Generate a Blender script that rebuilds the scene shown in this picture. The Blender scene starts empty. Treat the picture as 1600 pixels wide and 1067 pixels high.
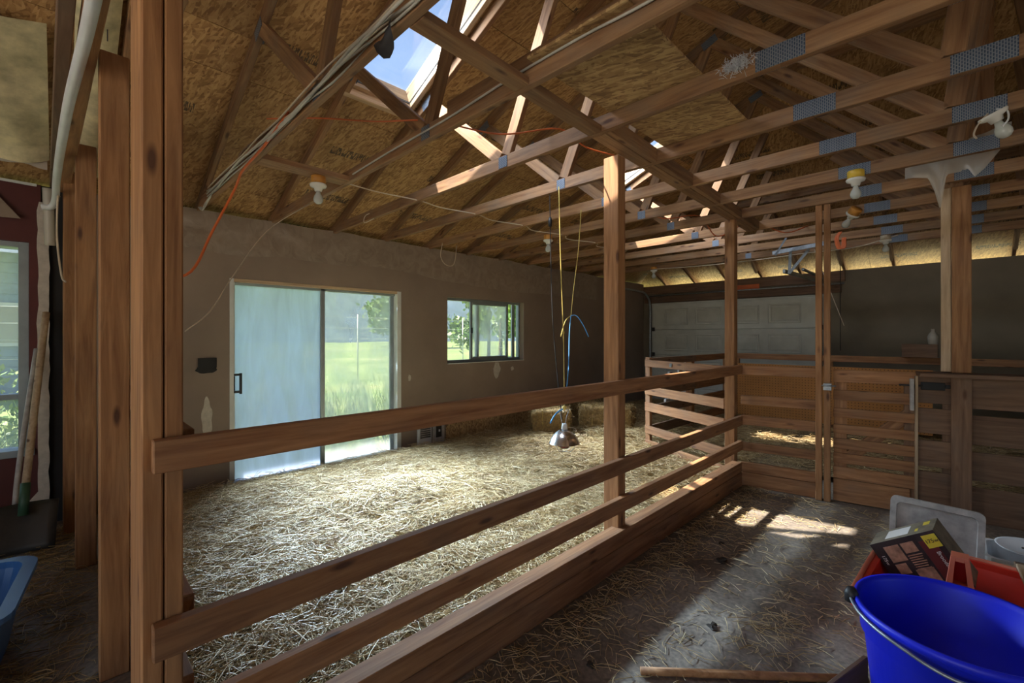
import bpy, bmesh, math, random
import numpy as np
from mathutils import Vector, Matrix, noise as mnoise

random.seed(7); RNG = np.random.default_rng(11)
S = bpy.context.scene
COL = S.collection

# ------------------------------------------------------------------ camera, sky, sun, exposure
H = 1.42
cam = bpy.data.cameras.new('camera'); camo = bpy.data.objects.new('camera', cam); COL.objects.link(camo)
camo.location = (0, 0, H); camo.rotation_euler = (math.pi/2, 0, math.atan(700/703.5))
cam.sensor_width = 36; cam.lens = 36*703.5/1600; cam.shift_y = -7.5/1600; cam.clip_start = .02; cam.clip_end = 600
S.camera = camo

SUN_D = Vector((.39, .545, -1)).normalized()
w = bpy.data.worlds.new('sky'); S.world = w; w.use_nodes = True
nt = w.node_tree; nt.nodes.clear()
sky = nt.nodes.new('ShaderNodeTexSky'); sky.sky_type = 'NISHITA'; sky.sun_disc = False
sky.sun_elevation = math.asin(-SUN_D.z); sky.sun_rotation = math.atan2(-SUN_D.x, -SUN_D.y)
sky.air_density = 1.0; sky.dust_density = .5; sky.ozone_density = 1.0
bg = nt.nodes.new('ShaderNodeBackground'); bg.inputs['Strength'].default_value = .16
ow = nt.nodes.new('ShaderNodeOutputWorld')
nt.links.new(sky.outputs[0], bg.inputs[0]); nt.links.new(bg.outputs[0], ow.inputs[0])

sl = bpy.data.lights.new('sun', 'SUN'); sl.energy = 12.0; sl.angle = .012; sl.color = (1, .93, .82)
so = bpy.data.objects.new('sun', sl); COL.objects.link(so)
so.rotation_euler = SUN_D.to_track_quat('-Z', 'Y').to_euler(); so.location = (-6, -6, 14)

def daylight(name, loc, d, sx, sy, power, color=(1, 1, 1), spread=180):
    l = bpy.data.lights.new(name, 'AREA'); l.shape = 'RECTANGLE'; l.size = sx; l.size_y = sy; l.energy = power; l.color = color; l.spread = math.radians(spread)
    o = bpy.data.objects.new(name, l); COL.objects.link(o); o.location = loc
    o.rotation_euler = Vector(d).to_track_quat('-Z', 'Y').to_euler()
# added fill lamps in unseen, made-up bay openings of the front and right walls
daylight('front_bay_fill', (-.3, -3.45, 1.25), (.0, 1, .05), 3.8, 2.3, 12, (1, .93, .84))
daylight('side_bay_fill', (5.25, 1.6, 1.3), (-1, .1, .15), 3.4, 2.3, .4, (1, .93, .84))
# added lamp strips inside the door and window glass, boosting the sky light
for zz, pw, tl, sp in ((.75, 5, 1.1, 70), (1.15, 12, 1.1, 70), (1.5, 15, .76, 56), (1.85, 32, .76, 56)):
    daylight('door_fill', (-4.86, 2.06, zz), (1, .05, -tl), 1.7, .16, pw, (.62, .82, 1.0), sp)
for zz, pw in ((1.5, 7), (1.78, 16)):
    daylight('window_daylight', (-4.88, 4.45, zz), (1, .05, -.76), 1.3, .14, pw, (.78, .92, 1.0), 56)
# added lamps in the two roof skylights, strengthening their sky light
for yy in (1.80, 4.92):
    daylight('skylight_fill', (-2.68, yy, 3.60), (.28, .75, -.75), 1.0, .42, 11, (.80, .88, 1.0), 100)
# added green-gold lamp hidden outside the eave, standing in for yard bounce
daylight('eave_fill', (-.9, 9.40, 2.30), (0, -.62, .78), 7.0, .12, 13, (.95, 1.0, .55), 150)
vs = S.view_settings; vs.view_transform = 'Standard'; vs.look = 'None'; vs.gamma = 1; vs.use_curve_mapping = False
vs.exposure = 0.74

# ------------------------------------------------------------------ materials
def new_mat(name):
    m = bpy.data.materials.new(name); m.use_nodes = True
    t = m.node_tree; b = t.nodes['Principled BSDF']
    return m, t, b
def N(t, kind, **kw):
    n = t.nodes.new(kind)
    for k, v in kw.items():
        if k.startswith('i_'):
            n.inputs[k[2:].replace('_', ' ')].default_value = v
        else: setattr(n, k, v)
    return n
def L(t, a, ao, b, bi): t.links.new(a.outputs[ao], b.inputs[bi])
def ramp(t, stops):
    r = N(t, 'ShaderNodeValToRGB'); e = r.color_ramp.elements
    while len(e) < len(stops): e.new(.5)
    for i, (p, c) in enumerate(stops): e[i].position = p; e[i].color = (*c, 1)
    return r
def objcoord(t, scale):
    tc = N(t, 'ShaderNodeTexCoord'); oi = N(t, 'ShaderNodeObjectInfo')
    ml = N(t, 'ShaderNodeMath', operation='MULTIPLY'); ml.inputs[1].default_value = 37.0; L(t, oi, 'Random', ml, 0)
    cx = N(t, 'ShaderNodeCombineXYZ'); L(t, ml, 0, cx, 0); L(t, ml, 0, cx, 1); L(t, ml, 0, cx, 2)
    mp = N(t, 'ShaderNodeMapping'); mp.inputs['Scale'].default_value = scale
    L(t, tc, 'Object', mp, 'Vector'); L(t, cx, 0, mp, 'Location')
    return mp, oi
def bump(t, b, src, so_, strength=.3, dist=.01):
    bp = N(t, 'ShaderNodeBump'); bp.inputs['Strength'].default_value = strength; bp.inputs['Distance'].default_value = dist
    L(t, src, so_, bp, 'Height'); L(t, bp, 0, b, 'Normal')
def mixc(t, fac, a, b_, mode='MIX'):
    m = N(t, 'ShaderNodeMix', data_type='RGBA', blend_type=mode)
    for src, idx in ((fac, 0), (a, 6), (b_, 7)):
        if isinstance(src, tuple) and len(src) == 2 and not isinstance(src[0], (int, float)): t.links.new(src[0].outputs[src[1]], m.inputs[idx])
        elif isinstance(src, (int, float)): m.inputs[idx].default_value = src
        else: m.inputs[idx].default_value = (*src, 1)
    return m

def wood(name, dark, light, knot=(.09, .035, .015), rough=.75, grime=.35, grimec=(.16, .12, .09)):
    m, t, b = new_mat(name)
    mp, oi = objcoord(t, (1.1, 16, 16))
    n1 = N(t, 'ShaderNodeTexNoise', i_Scale=2.2, i_Detail=6.0, i_Roughness=.6, i_Distortion=.6); L(t, mp, 0, n1, 'Vector')
    r1 = ramp(t, [(.3, dark), (.72, light)]); L(t, n1, 0, r1, 0)
    mp2, _ = objcoord(t, (3.2, 11, 11))
    v = N(t, 'ShaderNodeTexVoronoi', i_Scale=1.0, i_Randomness=1.0); L(t, mp2, 0, v, 'Vector')
    rk = ramp(t, [(.07, (1, 1, 1)), (.17, (0, 0, 0))]); L(t, v, 'Distance', rk, 0)
    mk = mixc(t, (rk, 0), (r1, 0), knot)
    mp3, _ = objcoord(t, (2.5, 4, 4))
    n3 = N(t, 'ShaderNodeTexNoise', i_Scale=2.0, i_Detail=5.0); L(t, mp3, 0, n3, 'Vector')
    rg = ramp(t, [(.45, (0, 0, 0)), (.8, (grime, grime, grime))]); L(t, n3, 0, rg, 0)
    mg = mixc(t, (rg, 0), (mk, 2), grimec)
    hv = N(t, 'ShaderNodeHueSaturation'); L(t, mg, 2, hv, 'Color')
    mr = N(t, 'ShaderNodeMapRange'); mr.inputs['To Min'].default_value = .78; mr.inputs['To Max'].default_value = 1.18
    L(t, oi, 'Random', mr, 0); L(t, mr, 0, hv, 'Value')
    L(t, hv, 0, b, 'Base Color'); b.inputs['Roughness'].default_value = rough
    bump(t, b, n1, 0, .25, .004)
    return m

def osb(name, c0, c1, c2, ink=False):
    m, t, b = new_mat(name)
    mp, oi = objcoord(t, (1, 1, 1))
    chain = None
    for ang, sc in ((.15, (13, 62, 30)), (1.15, (15, 70, 30)), (2.25, (14, 58, 30)), (2.9, (17, 80, 30))):
        q = N(t, 'ShaderNodeMapping'); q.inputs['Rotation'].default_value = (0, 0, ang); q2 = N(t, 'ShaderNodeMapping'); q2.inputs['Scale'].default_value = sc
        L(t, mp, 0, q, 'Vector'); L(t, q, 0, q2, 'Vector')
        v = N(t, 'ShaderNodeTexVoronoi', i_Scale=1.0, i_Randomness=1.0); L(t, q2, 0, v, 'Vector')
        chain = (v, 'Color') if chain is None else (mixc(t, 1.0, chain, (v, 'Color'), 'LIGHTEN' if ang != 2.25 else 'DARKEN'), 2)
    sx = N(t, 'ShaderNodeSeparateColor'); L(t, chain[0], chain[1], sx, 0)
    r = ramp(t, [(.2, c0), (.58, c1), (.95, c2)]); L(t, sx, 0, r, 0)
    n2 = N(t, 'ShaderNodeTexNoise', i_Scale=1.3, i_Detail=4.0); L(t, mp, 0, n2, 'Vector')
    rg = ramp(t, [(.42, (0, 0, 0)), (.75, (.5, .5, .5))]); L(t, n2, 0, rg, 0)
    col = mixc(t, (rg, 0), (r, 0), tuple(x*.5 for x in c0))
    if ink:   # printed grade stamps: rows of ink strokes
        tc = N(t, 'ShaderNodeTexCoord'); sp = N(t, 'ShaderNodeSeparateXYZ'); L(t, tc, 'Object', sp, 0)
        q = N(t, 'ShaderNodeMapping'); q.inputs['Scale'].default_value = (9, 60, 1); L(t, tc, 'Object', q, 'Vector')
        ni = N(t, 'ShaderNodeTexNoise', i_Scale=1.6, i_Detail=1.0); L(t, q, 0, ni, 'Vector')
        rs = ramp(t, [(.47, (0, 0, 0)), (.51, (1, 1, 1))]); L(t, ni, 0, rs, 0)
        def band(out, period, lo, hi, off):
            ad = N(t, 'ShaderNodeMath', operation='ADD'); ad.inputs[1].default_value = off; L(t, sp, out, ad, 0)
            w_ = N(t, 'ShaderNodeMath', operation='PINGPONG'); w_.inputs[1].default_value = period; L(t, ad, 0, w_, 0)
            g = N(t, 'ShaderNodeMath', operation='GREATER_THAN'); g.inputs[1].default_value = lo; L(t, w_, 0, g, 0)
            l_ = N(t, 'ShaderNodeMath', operation='LESS_THAN'); l_.inputs[1].default_value = hi; L(t, w_, 0, l_, 0)
            k = N(t, 'ShaderNodeMath', operation='MULTIPLY'); L(t, g, 0, k, 0); L(t, l_, 0, k, 1); return k
        bx_ = band(0, .55, .27, .36, .1); by_ = band(1, 1.22, .3, .72, .35)
        k = N(t, 'ShaderNodeMath', operation='MULTIPLY'); L(t, bx_, 0, k, 0); L(t, by_, 0, k, 1)
        k2 = N(t, 'ShaderNodeMath', operation='MULTIPLY'); L(t, k, 0, k2, 0); L(t, rs, 0, k2, 1)
        k3 = N(t, 'ShaderNodeMath', operation='MULTIPLY'); k3.inputs[1].default_value = .8; L(t, k2, 0, k3, 0)
        col = mixc(t, (k3, 0), (col, 2), (.03, .028, .025))
    L(t, col, 2, b, 'Base Color'); b.inputs['Roughness'].default_value = .7
    bump(t, b, sx, 0, .25, .003)
    return m

def plain(name, c, rough=.6, metal=0, var=.25, scale=6, bumpv=.1, spec=.5, emit=None):
    m, t, b = new_mat(name)
    mp, oi = objcoord(t, (1, 1, 1))
    n = N(t, 'ShaderNodeTexNoise', i_Scale=float(scale), i_Detail=5.0, i_Roughness=.6); L(t, mp, 0, n, 'Vector')
    r = ramp(t, [(.3, tuple(x*(1-var) for x in c)), (.7, tuple(min(1, x*(1+var*.6)) for x in c))]); L(t, n, 0, r, 0)
    L(t, r, 0, b, 'Base Color'); b.inputs['Roughness'].default_value = rough; b.inputs['Metallic'].default_value = metal
    b.inputs['Specular IOR Level'].default_value = spec
    if bumpv: bump(t, b, n, 0, bumpv, .004)
    return m

def straw_mat(name, stops):
    m, t, b = new_mat(name)
    at = N(t, 'ShaderNodeAttribute', attribute_name='tone')
    r = ramp(t, stops); L(t, at, 'Fac', r, 0); L(t, r, 0, b, 'Base Color'); b.inputs['Roughness'].default_value = .42
    return m

def glass_mat(name, haze, hazec, streak=True, gloss=.06, vscale=(.6, 5, .7), dif=.2):
    """window glass: clear pane with a film of dust/condensation that scatters light"""
    m = bpy.data.materials.new(name); m.use_nodes = True; t = m.node_tree; t.nodes.clear()
    out = N(t, 'ShaderNodeOutputMaterial')
    tr = N(t, 'ShaderNodeBsdfTransparent'); gl = N(t, 'ShaderNodeBsdfGlossy', i_Roughness=.03)
    tl = N(t, 'ShaderNodeBsdfTranslucent'); df = N(t, 'ShaderNodeBsdfDiffuse')
    tc = N(t, 'ShaderNodeTexCoord'); mp = N(t, 'ShaderNodeMapping'); mp.inputs['Scale'].default_value = vscale; L(t, tc, 'Object', mp, 'Vector')
    n = N(t, 'ShaderNodeTexNoise', i_Scale=2.0, i_Detail=6.0, i_Distortion=.4); L(t, mp, 0, n, 'Vector')
    c = ramp(t, [(.3, tuple(x*.85 for x in hazec)), (.7, hazec)]); L(t, n, 0, c, 0)
    L(t, c, 0, tl, 'Color'); L(t, c, 0, df, 'Color')
    a = N(t, 'ShaderNodeMixShader', i_Fac=dif); L(t, tl, 0, a, 1); L(t, df, 0, a, 2)
    hr = N(t, 'ShaderNodeMapRange'); hr.inputs['From Min'].default_value = .3; hr.inputs['From Max'].default_value = .7
    hr.inputs['To Min'].default_value = haze[0]; hr.inputs['To Max'].default_value = haze[1]; L(t, n, 0, hr, 0)
    mm = N(t, 'ShaderNodeMixShader'); L(t, hr, 0, mm, 0); L(t, tr, 0, mm, 1); L(t, a, 0, mm, 2)
    m2 = N(t, 'ShaderNodeMixShader', i_Fac=gloss); L(t, mm, 0, m2, 1); L(t, gl, 0, m2, 2)
    L(t, m2, 0, out, 0)
    return m

M = {}
M['fir'] = wood('fir_lumber', (.175, .07, .026), (.41, .205, .09))
M['fir_post'] = wood('fir_post_lumber', (.20, .085, .03), (.44, .225, .095), grime=.25)
M['truss'] = wood('truss_lumber', (.17, .078, .033), (.38, .215, .10), grime=.45, grimec=(.2, .17, .13))
M['stall'] = wood('stall_lumber', (.12, .062, .035), (.25, .145, .085), grime=.6, grimec=(.12, .09, .07))  # dark tone on the stall front stands in for low light
M['pale'] = wood('pale_lumber', (.36, .25, .15), (.58, .44, .29), grime=.2)
M['osb'] = osb('osb_roof_sheathing', (.24, .12, .043), (.40, .22, .082), (.56, .345, .15), ink=True)
M['osb2'] = osb('osb_loose_sheet', (.24, .135, .055), (.42, .26, .11), (.62, .43, .2))
M['drywall'] = plain('brown_painted_drywall', (.27, .205, .16), .75, var=.14, scale=2.0)
M['redwall'] = plain('oxblood_painted_wall', (.095, .018, .016), .55, var=.3, scale=3)
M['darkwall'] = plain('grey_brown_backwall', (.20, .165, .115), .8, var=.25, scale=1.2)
M['patch'] = plain('bare_plaster_patch', (.55, .50, .43), .8, var=.2, scale=20)
M['black'] = plain('black_tar_paper', (.012, .012, .013), .7)
M['steel'] = plain('galvanised_steel', (.38, .42, .46), .45, .85, var=.3, scale=30)
M['oldsteel'] = plain('dull_steel', (.20, .22, .24), .5, .6, var=.3, scale=30)
M['alu'] = plain('mill_aluminium_frame', (.34, .40, .43), .45, .6, var=.15)
M['whitealu'] = plain('white_painted_frame', (.66, .68, .66), .5, var=.1)
M['garage'] = plain('off_white_garage_door', (.60, .61, .55), .55, var=.15, scale=3)
M['porcelain'] = plain('white_porcelain', (.75, .75, .70), .25, var=.05)
M['bulb'] = plain('frosted_bulb_glass', (.50, .53, .50), .12, var=.04)
M['boxor'] = plain('amber_plastic_junction_box', (.55, .24, .04), .4)
M['yellowbox'] = plain('yellow_plastic_junction_box', (.68, .46, .05), .4)
M['orangecord'] = plain('orange_cord', (.62, .14, .035), .5)
M['greycable'] = plain('grey_white_cable', (.52, .50, .44), .5)
M['whitecable'] = plain('cream_cable', (.60, .50, .38), .5)
M['blackrub'] = plain('black_rubber', (.02, .02, .022), .5)
M['bluerope'] = plain('blue_twine', (.06, .30, .62), .6)
M['yelrope'] = plain('yellow_twine', (.62, .47, .12), .6)
M['chrome'] = plain('spun_aluminium_reflector', (.80, .82, .85), .22, 1.0, var=.05)
M['redbulb'] = plain('dark_red_heat_bulb', (.10, .008, .006), .12, var=.1)
M['blueplastic'] = plain('royal_blue_plastic', (.004, .016, .72), .46, var=.06, bumpv=.02)
M['bluetote'] = plain('blue_tote_plastic', (.05, .16, .42), .3, var=.1)
M['redplastic'] = plain('red_plastic', (.62, .035, .018), .35, var=.12)
M['redrim'] = plain('faded_red_rim', (.70, .20, .12), .45, var=.12)
M['greyplastic'] = plain('dusty_grey_plastic', (.40, .38, .36), .6, var=.35, scale=14)
M['whiteplastic'] = plain('white_plastic', (.66, .68, .70), .4, var=.12)
M['cream'] = plain('cream_plastic', (.50, .41, .29), .5, var=.12)
M['cardtop'] = plain('olive_printed_carton', (.20, .17, .12), .5, var=.5, scale=16)
M['carddark'] = plain('dark_printed_carton', (.035, .022, .024), .4, var=.6, scale=12)
M['cardmaroon'] = plain('maroon_print', (.13, .022, .022), .4)
M['cardtan'] = plain('tan_print', (.40, .20, .13), .4, var=.5, scale=30)
M['yellowprint'] = plain('yellow_print', (.72, .55, .05), .4, var=.05)
M['whiteprint'] = plain('white_print', (.75, .72, .68), .4, var=.05)
M['greenprint'] = plain('dark_green_print', (.05, .09, .06), .5)
M['pegboard'] = plain('orange_brown_pegboard', (.46, .20, .05), .6, var=.15)
M['plasticfilm'] = None
M['bale'] = plain('hay_bale_core', (.30, .19, .07), .8, var=.5, scale=30, bumpv=.5)
M['shovelgreen'] = plain('green_shovel_socket', (.03, .09, .05), .5)
M['shoveldark'] = plain('dark_steel_shovel', (.05, .048, .045), .5, .5)
M['insul'] = plain('yellow_glass_wool', (.66, .58, .36), .9, var=.35, scale=9, bumpv=.6)
M['dung'] = plain('dark_dung', (.025, .018, .012), .7, bumpv=.6)
M['roofing'] = plain('dark_roofing', (.08, .08, .08), .8)
M['siding'] = plain('blue_grey_siding', (.20, .28, .38), .6)
M['bark'] = plain('bark', (.10, .075, .05), .9, var=.4, scale=20)
M['concrete_apron'] = plain('concrete_apron', (.55, .50, .42), .8)

def film():
    m, t, b = new_mat('dusty_polythene_film')
    mp, _ = objcoord(t, (1, 1, 1))
    n = N(t, 'ShaderNodeTexNoise', i_Scale=7.0, i_Detail=5.0, i_Distortion=1.5); L(t, mp, 0, n, 'Vector')
    r = ramp(t, [(.3, (.23, .175, .135)), (.75, (.33, .265, .21))]); L(t, n, 0, r, 0); L(t, r, 0, b, 'Base Color')
    b.inputs['Roughness'].default_value = .3; bump(t, b, n, 0, .5, .012)
    return m
M['film'] = film()
def clearfilm():
    m, t, b = new_mat('hanging_clear_polythene')
    b.inputs['Base Color'].default_value = (.62, .58, .50, 1); b.inputs['Roughness'].default_value = .25
    mp, _ = objcoord(t, (1, 1, 1))
    n = N(t, 'ShaderNodeTexNoise', i_Scale=9.0, i_Detail=4.0, i_Distortion=1.2); L(t, mp, 0, n, 'Vector'); bump(t, b, n, 0, .4, .01)
    tr = N(t, 'ShaderNodeBsdfTransparent'); mx = N(t, 'ShaderNodeMixShader', i_Fac=.62)
    L(t, tr, 0, mx, 1); L(t, b, 0, mx, 2); L(t, mx, 0, t.nodes['Material Output'], 0)
    return m
M['clearfilm'] = clearfilm()

def floor_mat():
    m, t, b = new_mat('dirty_concrete')
    tc = N(t, 'ShaderNodeTexCoord')
    n = N(t, 'ShaderNodeTexNoise', i_Scale=1.6, i_Detail=9.0, i_Roughness=.65); L(t, tc, 'Object', n, 'Vector')
    r = ramp(t, [(.28, (.10, .078, .06)), (.5, (.22, .185, .155)), (.75, (.38, .335, .29))]); L(t, n, 0, r, 0)
    n2 = N(t, 'ShaderNodeTexNoise', i_Scale=45.0, i_Detail=4.0); L(t, tc, 'Object', n2, 'Vector')
    r2 = ramp(t, [(.35, (.6, .6, .6)), (.7, (1.15, 1.12, 1.05))]); L(t, n2, 0, r2, 0)
    mx = mixc(t, 1.0, (r, 0), (r2, 0), 'MULTIPLY'); L(t, mx, 2, b, 'Base Color'); b.inputs['Roughness'].default_value = .62
    bump(t, b, n2, 0, .35, .006)
    return m
M['floor'] = floor_mat()
def bed_mat():
    m, t, b = new_mat('trampled_straw_bed')
    tc = N(t, 'ShaderNodeTexCoord')
    n = N(t, 'ShaderNodeTexNoise', i_Scale=28.0, i_Detail=6.0, i_Distortion=2.0); L(t, tc, 'Object', n, 'Vector')
    r = ramp(t, [(.3, (.06, .04, .018)), (.5, (.22, .15, .07)), (.72, (.45, .34, .19))]); L(t, n, 0, r, 0)
    L(t, r, 0, b, 'Base Color'); b.inputs['Roughness'].default_value = .7; bump(t, b, n, 0, .8, .03)
    return m
M['bed'] = bed_mat()
M['straw'] = straw_mat('straw_stalks', [(0, (.20, .12, .045)), (.35, (.44, .30, .13)), (.7, (.62, .48, .26)), (1, (.78, .68, .46))])
M['hay'] = straw_mat('hay_stalks', [(0, (.16, .09, .03)), (.5, (.36, .24, .09)), (1, (.56, .42, .20))])
M['grass'] = straw_mat('meadow_grass_blades', [(0, (.06, .13, .025)), (.5, (.14, .26, .05)), (1, (.34, .40, .14))])
M['leaves'] = straw_mat('tree_leaves', [(0, (.035, .085, .02)), (.5, (.10, .20, .045)), (1, (.26, .36, .08))])
def meadow_mat():
    m, t, b = new_mat('meadow_ground')
    tc = N(t, 'ShaderNodeTexCoord')
    n = N(t, 'ShaderNodeTexNoise', i_Scale=.35, i_Detail=8.0, i_Roughness=.7); L(t, tc, 'Object', n, 'Vector')
    r = ramp(t, [(.35, (.13, .22, .06)), (.6, (.25, .31, .11)), (.75, (.36, .34, .17))]); L(t, n, 0, r, 0)
    L(t, r, 0, b, 'Base Color'); b.inputs['Roughness'].default_value = .9
    return m
M['meadow'] = meadow_mat()
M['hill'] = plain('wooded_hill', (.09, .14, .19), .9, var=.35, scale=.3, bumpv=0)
M['pane_fog'] = glass_mat('fogged_door_glass', (.74, .93), (.74, .82, 1.0), vscale=(1, 4.5, .8), gloss=.03, dif=.08)
M['pane_dusty'] = glass_mat('dusty_door_glass', (.25, .5), (.84, .90, .98), vscale=(1, 2, 1), gloss=.04)
M['pane'] = glass_mat('window_glass', (.10, .26), (.82, .88, .90), vscale=(1, 2, 1), gloss=.05)
M['sky_pane'] = glass_mat('skylight_glass', (.0, .015), (.8, .86, .9), vscale=(1, 1, 1), gloss=.03)

# ------------------------------------------------------------------ mesh helpers
def link(name, me, mat=None, parent=None, mw=None):
    o = bpy.data.objects.new(name, me); COL.objects.link(o)
    if mat is not None and me is not None and not me.materials: me.materials.append(M[mat] if isinstance(mat, str) else mat)
    if mw is not None: o.matrix_world = mw
    if parent is not None:
        o.parent = parent
        pm = Matrix.Translation(parent.location) if parent.type == 'EMPTY' else parent.get('_mw', None)
        o.matrix_parent_inverse = PMW[parent.name].inverted()
    PMW[o.name] = mw.copy() if mw is not None else Matrix.Identity(4)
    return o
PMW = {}
def tag(o, label=None, cat=None, group=None, kind=None):
    if label: o['label'] = label
    if cat: o['category'] = cat
    if group: o['group'] = group
    if kind: o['kind'] = kind
    return o
def thing(name, loc, label, cat, group=None, kind=None):
    o = bpy.data.objects.new(name, None); COL.objects.link(o); o.location = loc; o.empty_display_size = .1
    PMW[o.name] = Matrix.Translation(loc)
    return tag(o, label, cat, group, kind)
def struct(name, loc=(0, 0, 0), label=None):
    o = bpy.data.objects.new(name, None); COL.objects.link(o); o.location = loc; PMW[o.name] = Matrix.Translation(loc)
    o['kind'] = 'structure'
    if label: o['label'] = label
    return o
MC = {}
WOODS = {'fir', 'fir_post', 'truss', 'stall', 'pale'}
def box_mesh(key, sx, sy, sz, bev, mat):
    k = (round(sx, 3), round(sy, 3), round(sz, 3), bev, mat)
    if k in MC: return MC[k]
    bm = bmesh.new(); bmesh.ops.create_cube(bm, size=1)
    bmesh.ops.scale(bm, vec=(sx, sy, sz), verts=bm.verts)
    if bev: bmesh.ops.bevel(bm, geom=bm.edges[:], offset=bev, segments=1, affect='EDGES', clamp_overlap=True)
    me = bpy.data.meshes.new(key); bm.to_mesh(me); bm.free(); me.materials.append(M[mat]); MC[k] = me
    return me
def frame_of(p0, p1, up):
    d = (Vector(p1)-Vector(p0)); Ln = d.length; x = d.normalized(); z = Vector(up); z = (z-x*z.dot(x)).normalized(); y = z.cross(x)
    m = Matrix((x, y, z)).transposed().to_4x4(); m.translation = (Vector(p0)+Vector(p1))/2
    return m, Ln
def board(name, p0, p1, wd, th, mat, parent=None, up=(0, 0, 1), bev=.003):
    """sawn board from p0 to p1: wd along `up`, th across"""
    m, Ln = frame_of(p0, p1, up)
    return link(name, box_mesh(name, Ln, th, wd, bev, mat), None, parent, m)
def block(name, lo, hi, mat, parent=None, bev=.002):
    lo = Vector(lo); hi = Vector(hi); d = hi-lo
    if mat in WOODS and d.x < max(d.y, d.z):
        c = (lo+hi)/2
        if d.z >= d.y: return board(name, (c.x, c.y, lo.z), (c.x, c.y, hi.z), d.x, d.y, mat, parent, (1, 0, 0), bev)
        return board(name, (c.x, lo.y, c.z), (c.x, hi.y, c.z), d.z, d.x, mat, parent, (0, 0, 1), bev)
    return link(name, box_mesh(name, d.x, d.y, d.z, bev, mat), None, parent, Matrix.Translation((lo+hi)/2))
def bm_obj(name, bm, mat, parent=None, mw=None, smooth=False):
    me = bpy.data.meshes.new(name); bm.to_mesh(me); bm.free()
    if smooth:
        for p in me.polygons: p.use_smooth = True
    return link(name, me, mat, parent, mw or Matrix.Identity(4))
def add_box(bm, lo, hi):
    r = bmesh.ops.create_cube(bm, size=1); v = r['verts']; lo = Vector(lo); hi = Vector(hi)
    bmesh.ops.scale(bm, vec=hi-lo, verts=v); bmesh.ops.translate(bm, vec=(lo+hi)/2, verts=v)
def smoothpts(pts, n=6):
    P = [Vector(p) for p in pts]
    if len(P) < 3: return P
    out = []
    for i in range(len(P)-1):
        a = P[i-1] if i else P[0]*2-P[1]; b, c = P[i], P[i+1]; d = P[i+2] if i+2 < len(P) else P[-1]*2-P[-2]
        for k in range(n):
            u = k/n
            out.append(.5*((2*b)+(c-a)*u+(2*a-5*b+4*c-d)*u*u+(3*b-a-3*c+d)*u**3))
    out.append(P[-1]); return out
def add_tube(bm, pts, r, seg=7, sub=6, rad=None):
    P = smoothpts(pts, sub); rings = []
    t0 = (P[1]-P[0]).normalized(); nrm = t0.orthogonal().normalized()
    for i, p in enumerate(P):
        t = ((P[min(i+1, len(P)-1)])-(P[max(i-1, 0)])).normalized()
        nrm = (nrm-t*nrm.dot(t)).normalized(); bn = t.cross(nrm)
        rr = r if rad is None else rad(i/(len(P)-1))
        rings.append([bm.verts.new(p+(nrm*math.cos(a)+bn*math.sin(a))*rr) for a in [2*math.pi*k/seg for k in range(seg)]])
    for a, b in zip(rings, rings[1:]):
        for k in range(seg): bm.faces.new((a[k], a[(k+1) % seg], b[(k+1) % seg], b[k]))
    bm.faces.new(rings[0][::-1]); bm.faces.new(rings[-1])
def tube(name, pts, r, mat, parent=None, seg=7, sub=6, rad=None):
    bm = bmesh.new(); add_tube(bm, pts, r, seg, sub, rad); return bm_obj(name, bm, mat, parent, smooth=True)
def lathe_bm(prof, seg=24, cap0=False, cap1=False):
    bm = bmesh.new(); rings = []
    for r, z in prof: rings.append([bm.verts.new((r*math.cos(2*math.pi*k/seg), r*math.sin(2*math.pi*k/seg), z)) for k in range(seg)])
    for a, b in zip(rings, rings[1:]):
        for k in range(seg): bm.faces.new((a[k], a[(k+1) % seg], b[(k+1) % seg], b[k]))
    if cap0: bm.faces.new(rings[0][::-1])
    if cap1: bm.faces.new(rings[-1])
    bmesh.ops.recalc_face_normals(bm, faces=bm.faces)
    return bm
def lathe(name, prof, mat, loc, parent=None, seg=24, cap0=False, cap1=False, rot=None):
    mw = Matrix.Translation(loc) @ (rot.to_4x4() if rot is not None else Matrix.Identity(4))
    return bm_obj(name, lathe_bm(prof, seg, cap0, cap1), mat, parent, mw, smooth=True)
def np_mesh(name, V, Fq, mat, parent=None, tone=None, smooth=False):
    me = bpy.data.meshes.new(name); V = np.asarray(V, np.float32); Fq = np.asarray(Fq, np.int32); k = Fq.shape[1]
    me.vertices.add(len(V)); me.vertices.foreach_set('co', V.ravel())
    me.loops.add(Fq.size); me.loops.foreach_set('vertex_index', Fq.ravel())
    me.polygons.add(len(Fq)); me.polygons.foreach_set('loop_start', np.arange(len(Fq), dtype=np.int32)*k)
    me.polygons.foreach_set('loop_total', np.full(len(Fq), k, np.int32))
    if smooth: me.polygons.foreach_set('use_smooth', np.ones(len(Fq), bool))
    if tone is not None:
        a = me.attributes.new('tone', 'FLOAT', 'POINT'); a.data.foreach_set('value', np.asarray(tone, np.float32))
    me.update(calc_edges=True); me.validate()
    return link(name, me, mat, parent, Matrix.Identity(4))
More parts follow.
